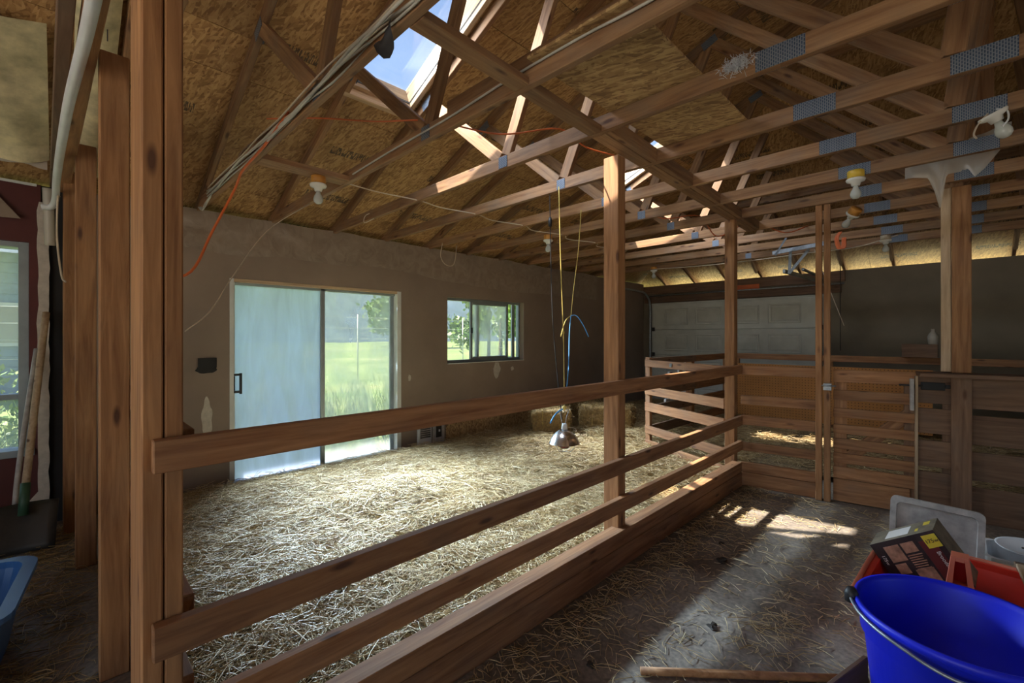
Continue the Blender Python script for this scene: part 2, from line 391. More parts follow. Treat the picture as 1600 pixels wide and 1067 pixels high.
def stalks(name, C, D, Ln, R, mat, tone, parent=None, bend=.12):
    """thin three-sided stalks: centres C, unit directions D, lengths Ln, radii R"""
    n = len(C); up = np.tile([0., 0, 1], (n, 1)); A = np.cross(D, up); A /= np.linalg.norm(A, axis=1)[:, None]+1e-9; B = np.cross(A, D)
    V = np.zeros((n, 9, 3))
    off = RNG.normal(0, bend, (n, 1))*Ln[:, None]*A + np.abs(RNG.normal(0, bend*.4, (n, 1)))*Ln[:, None]*B
    for j, (u, rs) in enumerate(((-.5, .9), (0., 1.), (.5, .5))):
        ctr = C+D*(Ln*u)[:, None]+(off if j == 1 else 0)
        for k in range(3):
            a = 2*math.pi*k/3
            V[:, j*3+k] = ctr+(A*math.cos(a)+B*math.sin(a))*(R*rs)[:, None]
    base = (np.arange(n)*9)[:, None]
    F = []
    for j in range(2):
        for k in range(3):
            F.append(np.concatenate([base+j*3+k, base+j*3+(k+1) % 3, base+(j+1)*3+(k+1) % 3, base+(j+1)*3+k], 1))
    o = np_mesh(name, V.reshape(-1, 3), np.concatenate(F, 0), mat, parent, np.repeat(tone, 9))
    return o

# ------------------------------------------------------------------ setting: floor, walls
XW, YB, XR, YF = -4.9, 9.0, 5.4, -3.6
PLATE = 2.56
bm = bmesh.new(); add_box(bm, (XW-.15, YF-.15, -.1), (XR+.15, YB+.15, 0)); bm_obj('floor', bm, 'floor')['kind'] = 'structure'

def wall_boxes(name, rects, axis, a, b, mat, parent=None):
    """wall slab pieces: rects in (along, z) space, thickness a..b on the other axis"""
    bm = bmesh.new()
    for u0, u1, z0, z1 in rects:
        if axis == 'Y': add_box(bm, (a, u0, z0), (b, u1, z1))
        else: add_box(bm, (u0, a, z0), (u1, b, z1))
    o = bm_obj(name, bm, mat, parent); o['kind'] = 'structure'; return o
DY0, DY1, DZ = 1.135, 2.98, 1.975         # sliding door opening
WY0, WY1, WZ0, WZ1 = 3.69, 5.185, 1.06, 1.957   # slider window opening
wl = wall_boxes('wall_left', [(0.02, DY0, 0, PLATE), (DY0, DY1, DZ, PLATE), (DY1, WY0, 0, PLATE), (WY0, WY1, 0, WZ0), (WY0, WY1, WZ1, PLATE), (WY1, YB, 0, PLATE)],
           'Y', XW-.15, XW, 'drywall')
RY0, RY1, RZ0, RZ1 = -1.3, -.16, .56, 2.12
wr = wall_boxes('wall_left_red', [(YF, RY0, 0, PLATE), (RY0, RY1, 0, RZ0), (RY0, RY1, RZ1, PLATE), (RY1, -.10, 0, PLATE)], 'Y', XW-.15, XW, 'redwall')
tar = wall_boxes('wall_left_stud_bay', [(-.10, .02, 0, PLATE)], 'Y', XW-.15, XW-.02, 'black')
# torn edge of the plasterboard beside the tar paper
bm = bmesh.new(); pts = []
z = .12
while z < 2.5:
    pts.append((-.115+.03*mnoise.noise(Vector((0, 0, z*5)))-(.05 if z < .25 else 0), -.055+.012*mnoise.noise(Vector((3, 0, z*9))), z)); z += .07
for f in range(len(pts)-1):
    a, b = pts[f], pts[f+1]
    vs_ = [bm.verts.new((XW+x, y, zz)) for x in (.001, .012) for (y, zz) in ((a[0], a[2]), (a[1], a[2]), (b[1], b[2]), (b[0], b[2]))]
    bm.faces.new(vs_[4:]); bm.faces.new([vs_[0], vs_[3], vs_[7], vs_[4]]); bm.faces.new([vs_[1], vs_[2], vs_[6], vs_[5]][::-1])
bmesh.ops.recalc_face_normals(bm, faces=bm.faces)
o = bm_obj('torn_plasterboard_edge', bm, 'patch', wr)

GX0, GX1, GZ = -4.66, -1.62, 2.09
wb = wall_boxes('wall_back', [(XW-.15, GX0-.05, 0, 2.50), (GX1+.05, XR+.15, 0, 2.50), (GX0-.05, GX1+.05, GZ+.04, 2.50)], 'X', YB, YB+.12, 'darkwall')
wall_boxes('wall_right', [(YF, .0, 0, PLATE), (3.2, YB, 0, PLATE), (0, 3.2, 2.3, PLATE)], 'Y', XR, XR+.15, 'drywall')
wall_boxes('wall_front', [(XW-.15, -2.3, 0, PLATE), (1.7, XR+.15, 0, PLATE), (-2.3, 1.7, 2.4, PLATE), (-2.9, 3.4, PLATE, 3.35), (-1.0, 1.5, 3.35, 4.2)], 'X', YF-.15, YF, 'drywall')
# header boards above the garage door
hd = board('header_board', (GX0-.2, YB-.02, 2.22), (GX1+.25, YB-.02, 2.22), .16, .038, 'stall', wb)
hd = board('header_board', (XW+.02, YB-.02, 2.41), (GX1+.3, YB-.02, 2.41), .17, .038, 'stall', wb)
block('red_sticker', (-3.0, YB-.047, 2.29), (-2.58, YB-.041, 2.38), 'orangecord', wb)
# brown wainscot of boards below the window
block('wainscot_panel', (XW+.001, 3.66, 0), (XW+.014, 6.9, .42), 'osb2', wl)
# bare patches and the open socket hole on the left wall
def blob(name, y, z, ry, rz, mat, seedv, parent):
    bm = bmesh.new(); vs_ = []
    for k in range(28):
        a = 2*math.pi*k/28; r = 1+.35*mnoise.noise(Vector((math.cos(a)*1.7+seedv, math.sin(a)*1.7, seedv)))
        vs_.append(bm.verts.new((XW+.004, y+ry*r*math.cos(a), z+rz*r*math.sin(a))))
    f = bm.faces.new(vs_); r = bmesh.ops.extrude_face_region(bm, geom=[f])
    bmesh.ops.translate(bm, vec=(-.0035, 0, 0), verts=[v for v in r['geom'] if isinstance(v, bmesh.types.BMVert)])
    bmesh.ops.recalc_face_normals(bm, faces=bm.faces)
    return bm_obj(name, bm, mat, parent)
blob('bare_plaster_patch', .955, .68, .045, .17, 'patch', 2.3, wl)
blob('bare_plaster_patch', 4.60, .92, .07, .11, 'patch', 5.1, wl)
blob('bare_plaster_patch', 4.93, .93, .03, .03, 'patch', 9.7, wl)
blob('bare_plaster_patch', 3.10, .9, .02, .04, 'patch', 7.7, wl)
hole = block('socket_hole', (XW+.001, .885, 1.135), (XW+.012, 1.03, 1.225), 'black', wl)
blob('scorched_edge', .957, 1.12, .085, .035, 'black', 12.7, wl)

# polythene vapour barrier stapled along the top of the left wall
ny, nz = 150, 10; V = []; F = []
for i in range(ny+1):
    y = .27+(7.2-.27)*i/ny
    zb = 2.22+.05*mnoise.noise(Vector((y*1.3, 0, 0)))-(.10 if y > 3.2 else 0)*min(1, (y-3.2))
    zt = 2.575+.02*mnoise.noise(Vector((y*2, 5, 0)))
    for j in range(nz+1):
        z = zb+(zt-zb)*j/nz
        V.append((XW+.018+.012*mnoise.noise(Vector((y*4, z*6, 2)))+.008*mnoise.noise(Vector((y*13, z*11, 7))), y, z))
for i in range(ny):
    for j in range(nz): a = i*(nz+1)+j; F.append((a, a+nz+1, a+nz+2, a+1))
o = np_mesh('polythene_sheet', V, F, 'film', None, smooth=True)
tag(o, 'wrinkled brown polythene sheet stapled along the top of the left wall', 'plastic sheet')

# ------------------------------------------------------------------ sliding glass door
d = struct('door_1', (XW-.07, (DY0+DY1)/2, 0), 'two-panel aluminium sliding glass door in the brown wall')
xg = XW-.07
def vb(name, y0, y1, z0, z1, x0, x1, mat, par): return block(name, (x0, y0, z0), (x1, y1, z1), mat, par)
vb('jamb', DY0, DY0+.035, 0, DZ, XW-.14, XW+.004, 'whitealu', d); vb('jamb', DY1-.055, DY1, 0, DZ, XW-.14, XW+.004, 'whitealu', d)
vb('head', DY0+.035, DY1-.055, DZ-.03, DZ, XW-.14, XW+.004, 'pale', d); vb('sill', DY0+.035, DY1-.055, .0, .025, XW-.14, XW, 'alu', d)
vb('door_stile', 2.01, 2.06, .025, DZ-.03, xg-.02, xg+.02, 'alu', d); vb('door_stile', DY1-.10, DY1-.055, .025, DZ-.03, xg-.05, xg-.015, 'alu', d)
vb('door_stile', DY0+.035, DY0+.055, .025, DZ-.03, xg-.01, xg+.025, 'whitealu', d)
vb('door_rail', DY0+.035, DY1-.055, DZ-.055, DZ-.03, xg-.04, xg+.02, 'alu', d)
vb('glass_pane', DY0+.055, 2.01, .025, DZ-.055, xg+.003, xg+.009, 'pane_fog', d)
vb('glass_pane', 2.06, DY1-.10, .025, DZ-.055, xg-.035, xg-.029, 'pane_dusty', d)
hn = vb('door_handle', DY0+.085, DY0+.105, .87, 1.07, xg+.05, xg+.075, 'blackrub', d)
for zz in (.88, 1.045): vb('handle_post', DY0+.04, DY0+.105, zz, zz+.018, xg+.01, xg+.07, 'blackrub', hn)
vb('lock_plate', DY0+.036, DY0+.056, .9, 1.04, xg+.009, xg+.03, 'blackrub', hn)

# ------------------------------------------------------------------ slider window in the left wall
wn = struct('window_1', (XW-.1, (WY0+WY1)/2, WZ0), 'horizontal slider window with grey aluminium frame in the brown wall')
x0, x1 = XW-.145, XW-.085
vb('frame_head', WY0, WY1, WZ1-.035, WZ1, x0, x1, 'alu', wn); vb('frame_sill', WY0, WY1, WZ0, WZ0+.035, x0, x1, 'alu', wn)
vb('frame_side', WY0, WY0+.03, WZ0+.035, WZ1-.035, x0, x1, 'alu', wn); vb('frame_side', WY1-.03, WY1, WZ0+.035, WZ1-.035, x0, x1, 'alu', wn)
vb('sash_stile', 4.16, 4.20, WZ0+.035, WZ1-.035, x0+.03, x1+.005, 'alu', wn); vb('sash_stile', 4.29, 4.35, WZ0+.035, WZ1-.035, x0, x0+.03, 'alu', wn)
vb('sash_stile', 4.88, 4.92, WZ0+.035, WZ1-.035, x0+.03, x1+.005, 'alu', wn); vb('sash_stile', 5.04, 5.10, WZ0+.035, WZ1-.035, x0, x0+.03, 'alu', wn)
vb('sash_rail', 4.20, 4.88, WZ1-.075, WZ1-.035, x0+.03, x1+.005, 'alu', wn); vb('sash_rail', 4.20, 4.88, WZ0+.035, WZ0+.07, x0+.03, x1+.005, 'alu', wn)
vb('glass_pane', WY0+.03, 4.16, WZ0+.035, WZ1-.035, x0+.02, x0+.025, 'pane', wn); vb('glass_pane', 4.20, 4.88, WZ0+.07, WZ1-.075, x0+.045, x0+.05, 'pane_dusty', wn)
vb('sash_latch', 4.165, 4.195, 1.47, 1.55, x1+.005, x1+.02, 'blackrub', wn)
vb('sill_board', WY0, WY1, WZ0-.012, WZ0, XW-.14, XW+.012, 'whitealu', wn)
vb('reveal_board', WY1, WY1+.004, WZ0, WZ1, XW-.085, XW+.001, 'whitealu', wn)

# window in the oxblood wall
wn = struct('window_2', (XW-.1, (RY0+RY1)/2, RZ0), 'tall pale-framed window in the oxblood wall')
vb('frame_side', RY1-.055, RY1, RZ0, RZ1, x0, XW-.02, 'alu', wn); vb('frame_side', RY0, RY0+.04, RZ0, RZ1, x0, XW-.02, 'alu', wn)
vb('frame_head', RY0+.04, RY1-.055, RZ1-.04, RZ1, x0, XW-.02, 'alu', wn); vb('frame_sill', RY0-.03, RY1+.03, RZ0-.02, RZ0+.03, x0, XW+.03, 'alu', wn)
vb('transom', RY0+.04, RY1-.055, .955, .995, x0, XW-.04, 'alu', wn)
vb('glass_pane', RY0+.04, RY1-.055, .995, RZ1-.04, x0+.03, x0+.035, 'pane', wn); vb('glass_pane', RY0+.04, RY1-.055, RZ0+.03, .955, x0+.03, x0+.035, 'pane', wn)

# ------------------------------------------------------------------ roof
SL = .42; XC = .25
def zl(x): return 2.6+SL*(x-XW)           # top-chord centre line, left slope
def zhip(y): return 2.6+SL*(YB-y)
UP = .052                                    # centre line -> underside of the sheathing
SKY = [(-3.25, -2.05, 1.55, 2.06), (-3.25, -2.05, 4.67, 5.18)]
def clip(poly, a, b, c):                     # keep a*x+b*y<=c
    out = []
    for i in range(len(poly)):
        p, q = poly[i], poly[(i+1) % len(poly)]; fp = a*p[0]+b*p[1]-c; fq = a*q[0]+b*q[1]-c
        if fp <= 0: out.append(p)
        if fp*fq < 0: u = fp/(fp-fq); out.append((p[0]+(q[0]-p[0])*u, p[1]+(q[1]-p[1])*u))
    return out
ceil_ = struct('ceiling', (0, 0, 2.6), 'underside of the pitched roof in printed strand board')
def sheet(poly, zf, t, name, mat, parent, frame):
    """slab over a plan polygon with a sloping underside zf; local axes follow the slope"""
    if len(poly) < 3: return
    n = len(poly); mi = frame.inverted()
    cx = sum(p[0] for p in poly)/n; cy = sum(p[1] for p in poly)/n
    mw = frame.copy(); mw.translation = Vector((cx, cy, zf(cx, cy))); mi = mw.inverted()
    bm = bmesh.new(); nz_ = (frame.to_3x3() @ Vector((0, 0, 1)))
    lo = [bm.verts.new(mi @ Vector((x, y, zf(x, y)))) for x, y in poly]; hi = [bm.verts.new(mi @ (Vector((x, y, zf(x, y)))+nz_*t)) for x, y in poly]
    bm.faces.new(lo[::-1]); bm.faces.new(hi)
    for i in range(n): bm.faces.new((lo[i], lo[(i+1) % n], hi[(i+1) % n], hi[i]))
    bmesh.ops.recalc_face_normals(bm, faces=bm.faces)
    return bm_obj(name, bm, mat, parent, mw)
def slope_frame(dx, dy):
    x = Vector((dx, dy, SL)).normalized(); z = Vector((-dx*SL, -dy*SL, 1)).normalized(); y = z.cross(x)
    return Matrix((x, y, z)).transposed().to_4x4()
FL, FHIP, FR = slope_frame(1, 0), slope_frame(0, -1), slope_frame(-1, 0)
zfl = lambda x, y: zl(x)+UP
zfh = lambda x, y: zhip(y)+UP
zfr = lambda x, y: 2.6+SL*(XR-x)+UP
def holes_split(r):
    out = [r]
    for hx0, hx1, hy0, hy1 in SKY:
        nxt = []
        for a0, a1, b0, b1 in out:
            if a1 <= hx0 or a0 >= hx1 or b1 <= hy0 or b0 >= hy1: nxt.append((a0, a1, b0, b1)); continue
            if a0 < hx0: nxt.append((a0, hx0, b0, b1))
            if a1 > hx1: nxt.append((hx1, a1, b0, b1))
            m0, m1 = max(a0, hx0), min(a1, hx1)
            if b0 < hy0: nxt.append((m0, m1, b0, hy0))
            if b1 > hy1: nxt.append((m0, m1, hy1, b1))
        out = nxt
    return out
G = .002; wx = 1.22/math.sqrt(1+SL*SL); row = 0; xa = -5.80
while xa < XC:
    ya = -4.2+(1.22 if row % 2 else 0)-1.22*.3
    while ya < 9.8:
        for r in holes_split((xa, min(xa+wx, XC), max(ya, -4.2), min(ya+2.44, 9.75))):
            p = [(r[0]+G, r[2]+G), (r[1]-G, r[2]+G), (r[1]-G, r[3]-G), (r[0]+G, r[3]-G)]
            p = clip(p, 1, 1, XW+YB-G*2)     # stop at the hip line
            if len(p) >= 3 and r[1]-r[0] > .02 and r[3]-r[2] > .02: sheet(p, zfl, .012, 'osb_panel', 'osb', ceil_, FL)
        ya += 2.44
    xa += wx; row += 1
yb = 9.75; row = 0
while yb > 3.6:
    xa = -5.9-(1.22 if row % 2 else 0)
    while xa < 6.1:
        p = [(xa+G, yb-wx+G), (xa+2.44-G, yb-wx+G), (xa+2.44-G, yb-G), (xa+G, yb-G)]
        p = clip(p, -1, -1, -(XW+YB)-G*2); p = clip(p, 1, -1, XR-YB-G*2)
        if len(p) >= 3: sheet(p, zfh, .012, 'osb_panel', 'osb', ceil_, FHIP)
        xa += 2.44
    yb -= wx; row += 1
sheet(clip([(XC, -4.2), (6.1, -4.2), (6.1, 9.75), (XC, 9.75)], -1, 1, YB-XR), zfr, .012, 'osb_panel', 'osb', ceil_, FR)
# roofing on top
rf = struct('roof', (0, 0, 3)); 
for r in holes_split((-5.83, XC, -4.2, 9.75)):
    p = clip([(r[0], r[2]), (r[1], r[2]), (r[1], r[3]), (r[0], r[3])], 1, 1, XW+YB+.004)
    sheet(p, lambda x, y: zfl(x, y)+.016, .02, 'roofing_felt', 'roofing', rf, FL)
p = clip(clip([(-5.9, 3.7), (6.1, 3.7), (6.1, 9.78), (-5.9, 9.78)], -1, -1, -(XW+YB)+.004), 1, -1, XR-YB+.004)
sheet(p, lambda x, y: zfh(x, y)+.016, .02, 'roofing_felt', 'roofing', rf, FHIP)
sheet(clip([(XC, -4.2), (6.1, -4.2), (6.1, 9.75), (XC, 9.75)], -1, 1, YB-XR+.004), lambda x, y: zfr(x, y)+.016, .02, 'roofing_felt', 'roofing', rf, FR)

# skylights: timber curbs with a flat glass on top
for k, (hx0, hx1, hy0, hy1) in enumerate(SKY):
    sk = struct('window_%d' % (3+k), (hx0, hy0, zl(hx0)), 'open roof skylight with pale timber curb')
    up = Vector((-SL, 0, 1)).normalized(); e = 1/math.sqrt(1+SL*SL)
    def pt(x, y, h): return Vector((x, y, zl(x)+UP))+up*h
    for y in (hy0-.019, hy1+.019):
        board('curb_board', pt(hx0-.03, y, .07), pt(hx1+.03, y, .07), .185, .038, 'pale', sk, up=up)
    for x in (hx0-.018, hx1+.018):
        board('curb_board', pt(x, hy0, .07), pt(x, hy1, .07), .185, .038, 'pale', sk, up=up)
    board('trimmer_board', pt(hx0-.05, hy0-.05, -.05), pt(hx0-.05, hy1+.05, -.05), .089, .038, 'pale', sk, up=up)
    board('trimmer_board', pt(hx1+.06, hy0-.05, -.05), pt(hx1+.06, hy1+.05, -.05), .089, .038, 'pale', sk, up=up)
    board('glass_pane', pt(hx0-.04, (hy0+hy1)/2, .172), pt(hx1+.04, (hy0+hy1)/2, .172), .006, hy1-hy0+.08, 'sky_pane', sk, up=up, bev=0)
    for y in (hy0-.03, hy1+.03): board('metal_edge', pt(hx0-.05, y, .18), pt(hx1+.05, y, .18), .02, .03, 'whitealu', sk, up=up)

# ------------------------------------------------------------------ trusses
TY = [.27+.02]+[.893+.625*k for k in range(11)]      # centre planes
N1, N2 = Vector((-2.2, 0, 2.605)), Vector((-.03, 0, 2.605))
J1, J2, JR = (-3.1, zl(-3.1)), (-1.55, zl(-1.55)), (XC, zl(XC))
def plate_mat():
    m, t, b = new_mat('toothed_truss_plate')
    tc = N(t, 'ShaderNodeTexCoord'); mp = N(t, 'ShaderNodeMapping'); mp.inputs['Scale'].default_value = (1, 1, 1); L(t, tc, 'Object', mp, 'Vector')
    sp = N(t, 'ShaderNodeSeparateXYZ'); L(t, mp, 0, sp, 0); cb = N(t, 'ShaderNodeCombineXYZ'); L(t, sp, 2, cb, 0); L(t, sp, 0, cb, 1)
    br = N(t, 'ShaderNodeTexBrick', i_Scale=1.0, i_Mortar_Size=.0022); L(t, cb, 0, br, 'Vector')
    br.inputs['Brick Width'].default_value = .016; br.inputs['Row Height'].default_value = .0085
    br.inputs['Color1'].default_value = (.03, .055, .10, 1); br.inputs['Color2'].default_value = (.055, .09, .15, 1); br.inputs['Mortar'].default_value = (.20, .23, .27, 1)
    L(t, br, 0, b, 'Base Color'); b.inputs['Metallic'].default_value = .35; b.inputs['Roughness'].default_value = .45
    bump(t, b, br, 'Fac', .6, .003); return m
M['plate'] = plate_mat()
ordw = ['over the stud partition nearest the camera', 'carrying the bundle of grey cables', 'carrying the white cable and dark sister board',
        'with sunlit chord just beyond the near skylight', 'fourth out from the stud partition', 'fifth out from the stud partition', 'sixth out from the stud partition',
        'above the corner post of the rail fence', 'just beyond the rail fence corner', 'under the far skylight light, eighth from the stud partition... ', 'last but one before the garage door', 'last before the garage door']
ordw[9] = 'third last before the garage door'
TR = []
for k, y in enumerate(TY):
    t_ = thing('roof_truss', (XW, y, PLATE), 'timber roof truss '+ordw[k], 'truss', 'roof trusses'); TR.append(t_)
    zmax = min(JR[1], zhip(y)-.0)
    flat = zmax < JR[1]-.03
    c45 = PLATE+.0445
    zc = c45
    xs = -.535                                      # splice position
    board('bottom_chord', (XW-.25, y, zc), (xs, y, zc), .089, .038, 'truss', t_)
    board('bottom_chord', (xs, y, zc), (XR+.25, y, zc), .089, .038, 'truss', t_)
    xt = XW+(zmax-2.6)/SL; xtr = XR-(zmax-2.6)/SL
    for (xa, xb, sgn) in ((XW-.80, min(xt, XC), 1), (XR+.62, max(xtr, XC), -1)):
        za = 2.6+SL*((xa-XW) if sgn > 0 else (XR-xa)); zb_ = 2.6+SL*((xb-XW) if sgn > 0 else (XR-xb))
        board('top_chord', (xa, y, za), (xb, y, zb_), .089, .038, 'truss', t_, up=(-sgn*SL, 0, 1))
    if flat: board('top_chord', (xt, y, zmax), (xtr, y, zmax), .089, .038, 'truss', t_)
    def web(a, b, yy=y):
        a = Vector((a[0], yy, a[-1])); b = Vector((b[0], yy, b[-1]))
        if b.z > zmax-.04: u = (zmax-.04-a.z)/(b.z-a.z); b = a+(b-a)*u
        dd = (b-a).normalized()
        board('web', a+dd*.05, b-dd*.04, .085, .0375, 'truss', t_, up=(0, 0, 1) if abs(dd.z) < .9 else (1, 0, 0))
        return b
    def plate(x, z, w_, h_, up=(0, 0, 1), dx=(1, 0, 0)):
        for s_ in (-1, 1):
            p = Vector((x, y+s_*.0205, z)); dv = Vector(dx)
            board('connector_plate', p-dv*w_/2, p+dv*w_/2, h_, .0025, 'plate', t_, up=up, bev=0)
    m1 = (2*XC-N1.x, N1.z); m2 = (2*XC-N2.x, N2.z)
    for (na, jb) in (((N1.x, N1.z), J1), ((N1.x, N1.z), J2), ((N2.x, N2.z), J2), ((N2.x, N2.z), JR)):
        web(na, jb); web((2*XC-na[0], na[1]), (2*XC-jb[0], jb[1]))
    plate(N1.x, N1.z, .08, .075); plate(xs, zc, .185, .085); plate(N2.x+.1, zc, .2, .086)
    for j in (J1, J2):
        if j[1] < zmax-.06: plate(j[0], j[1]-.02, .13, .07, up=(-SL, 0, 1), dx=(1/math.sqrt(1+SL*SL), 0, SL/math.sqrt(1+SL*SL)))
board('sister_board', (-2.05, TY[2]+.04, 2.70), (-.62, TY[2]+.04, 2.70), .089, .038, 'truss', TR[2])

ORD = 'first second third fourth fifth sixth seventh eighth ninth tenth eleventh twelfth thirteenth fourteenth fifteenth'.split()
# jack rafters of the hip end, over the back wall
for k, x in enumerate([-4.45+.6206*i for i in range(15)]):
    yend = max(7.18, YB-(x-XW)) if x < XC else max(7.18, YB-(XR-x))
    if yend > YB-.1: continue
    j = thing('jack_truss', (x, YB, 2.5), ORD[k]+' jack truss of the hip end, counting from the left wall', 'rafter', 'jack trusses of the hip end')
    board('rafter', (x, YB+.7, zhip(YB+.7)), (x, yend+.03, zhip(yend)), .089, .038, 'truss', j, up=(0, SL, 1))
    if x > 2: board('bottom_chord', (x, YB+.05, 2.545), (x, yend+.03, 2.545), .089, .038, 'truss', j)
    if yend < 7.3: board('web', (x-.0, YB-.18, 2.585), (x-.0, YB-.62, zhip(YB-.62)-.04), .07, .036, 'pale', j, up=(0, 1, 1))

# blocking between the chords along the rail fence line
bl = thing('blocking_row', (-1.45, .9, PLATE), 'row of flat timber blocks between the truss chords above the rail fence', 'timber')
for k in range(1, 8):
    ya, yb_ = TY[k]+.02, TY[k+1]-.02; xa = -1.40-.045*(ya-.9); xb = -1.40-.045*(yb_-.9)
    board('block', (xa, ya, PLATE+.018), (xb, yb_, PLATE+.018), .036, .089, 'truss', bl)
    if k > 2: board('block', (xa+.065, ya, PLATE+.045), (xb+.065, yb_, PLATE+.045), .089, .036, 'truss', bl)
fb = thing('nailing_block', (-3.22, 1.2, PLATE), 'flat timber block spanning two truss chords and carrying the nearest bulb fixture', 'timber')
board('block', (-3.24, TY[1]+.02, PLATE+.02), (-3.24, TY[2]-.02, PLATE+.02), .038, .14, 'truss', fb)

# loose OSB sheet laid across the chords
lo = block('osb_loft_sheet', (-1.36, 1.46, PLATE+.0895), (-.86, 2.80, PLATE+.103), 'osb2'); tag(lo, 'loose strand board sheet laid on top of the truss chords', 'board')

# ------------------------------------------------------------------ stud partition beside the pen
pt_ = thing('stud_partition', (-3.2, .15, 0), 'open stud partition with horizontal rails between the red-walled corner and the straw pen', 'partition')
for (xc, yc) in ((-2.54, .163), (-3.86, .115), (-4.86, .065)):
    block('stud', (xc-.045, yc-.048, 0), (xc+.045, yc+.048, 2.6), 'fir_post', pt_, .004)
block('stud', (-4.60, .02, 0), (-4.56, .11, 2.6), 'fir_post', pt_, .004)
for z1, h_ in ((1.15, .089), (.665, .089), (.43, .089), (.2, .14)):
    board('rail', (-4.85, .262, z1-h_/2), (-1.6, .262, z1-h_/2), h_, .038, 'fir', pt_)
board('top_plate', (-4.88, .02, PLATE+.0), (-1.5, .10, PLATE+.0), .07, .06, 'fir_post', pt_)
np_ = thing('fence_post', (-1.6, .195, 0), 'tall doubled timber post nearest the camera, at the near end of the rail fence', 'post')
block('post_board', (-1.76, .150, 0), (-1.512, .196, 3.6), 'fir_post', np_, .004)
block('post_board', (-1.69, .199, 0), (-1.512, .24, 3.6), 'fir_post', np_, .004)

# ------------------------------------------------------------------ long rail fence and its posts
fx = -1.49
fn = thing('rail_fence', (fx, 2.4, 0), 'long three-rail fence with boarded base between straw pen and aisle', 'fence')
for z1, z0 in ((1.15, 1.064), (.665, .575), (.427, .338)):
    board('rail', (fx, .17, (z0+z1)/2), (fx, 4.60, (z0+z1)/2), z1-z0, .038, 'fir', fn)
board('base_board', (fx, .17, .18), (fx, 4.58, .18), .092, .038, 'fir', fn)
board('base_board', (fx, .17, .066), (fx, 4.58, .066), .132, .038, 'fir', fn)
board('base_cap', (fx-.04, .17, .215), (fx-.04, 4.58, .215), .02, .06, 'fir', fn)
p = block('fence_post', (-1.62, 2.46, 0), (-1.512, 2.545, PLATE), 'fir_post', None, .004); tag(p, 'square timber post standing midway along the long rail fence', 'post')
p = block('fence_post', (-1.64, 4.61, 0), (-1.55, 4.70, PLATE), 'fir_post', None, .004); tag(p, 'timber post at the far corner where the rail fence meets the cross fence', 'post')

# cross fence: line from A running slightly skewed
A = Vector((-1.47, 4.62, 0)); U = Vector((1, .15, 0)).normalized(); NV = Vector((U.y, -U.x, 0))
def on(u, z=0, n=0): return A+U*u+NV*n+Vector((0, 0, z))
xf = thing('cross_fence', on(.3), 'short cross fence of four rails and a boarded base at the end of the aisle', 'fence')
for z1, z0 in ((1.144, 1.058), (.862, .775), (.672, .583), (.415, .335)):
    board('rail', on(-.02, (z0+z1)/2), on(.58, (z0+z1)/2), z1-z0, .038, 'fir', xf)
board('base_board', on(-.02, .18), on(.60, .18), .09, .038, 'fir', xf); board('base_board', on(-.02, .066), on(.60, .066), .13, .038, 'fir', xf)
gp = thing('gate_post', on(.64), 'doubled timber post between the cross fence and the slatted gate', 'post')
for q in (.575, .635):
    board('post_board', on(q+.023, 0, .02), on(q+.023, PLATE, .02), .048, .09, 'fir_post', gp, up=U, bev=.004)
lt = thing('gate_latch', on(.655, .95, .07), 'small steel latch on the gate post', 'latch')
block('latch_plate', on(.63, .98, .072)-Vector((.0, .004, .02)), on(.69, 1.02, .072)+Vector((0, .004, 0)), 'steel', lt); tube('latch_bolt', [on(.62, 1.0, .085), on(.72, 1.0, .085)], .006, 'steel', lt)
gt = thing('slatted_gate', on(.95), 'wooden gate of seven horizontal slats over a plywood kick board', 'gate')
for z1, z0 in ((1.136, 1.03), (.963, .875), (.807, .729), (.668, .59), (.548, .46), (.423, .337), (.306, .205)):
    board('slat', on(.70, (z0+z1)/2), on(1.235, (z0+z1)/2), z1-z0, .022, 'fir', gt)
board('kick_board', on(.70, .105), on(1.20, .105), .19, .015, 'fir', gt)
board('stile', on(.75, .02, -.03), on(.75, 1.13, -.03), .09, .036, 'fir', gt, up=U); board('stile', on(1.20, .02, -.03), on(1.20, 1.13, -.03), .07, .036, 'stall', gt, up=U)
board('brace', on(.78, .36, -.03), on(1.20, .80, -.03), .09, .036, 'fir', gt, up=NV.cross(Vector((.69, 0, .72))))

# stall front with counter board right of the gate
st = thing('horse_stall', on(1.5), 'dark half-height stall front of wide boards with a counter board on top', 'stall')
for z1, z0 in ((1.11, .90), (.86, .665), (.61, .405), (.365, .10)):
    board('stall_board', on(1.245, (z0+z1)/2, .015), on(1.53, (z0+z1)/2, .015), z1-z0, .022, 'stall', st)
for z1, z0 in ((1.11, .875), (.825, .605), (.55, .335), (.285, .02)):
    board('stall_board', on(1.55, (z0+z1)/2, -.02), on(3.4, (z0+z1)/2, -.02), z1-z0, .022, 'stall', st)
board('counter_board', on(1.24, 1.128, .05), on(3.4, 1.128, .05), .03, .27, 'stall', st)
board('end_board', on(1.235, .05, .02), on(1.235, 1.11, .02), .018, .06, 'pale', st, up=U)
board('end_board', on(1.205, .84, .06), on(1.205, 1.09, .06), .025, .05, 'greyplastic', st, up=U)
hg = board('strap_hinge', on(1.26, 1.035, .034), on(1.40, 1.035, .034), .06, .008, 'black', st)
board('hinge_tip', on(1.40, 1.035, .034), on(1.43, 1.035, .034), .03, .007, 'black', hg); tube('hinge_bar', [on(1.13, 1.035, .04), on(1.27, 1.035, .04)], .007, 'blackrub', hg)
bp_ = thing('stall_post', on(1.56), 'thick post rising from the stall counter, wrapped in plastic at its top', 'post')
block('post_board', (-.045, 4.80, 1.145), (.062, 4.93, PLATE), 'fir_post', bp_, .004)
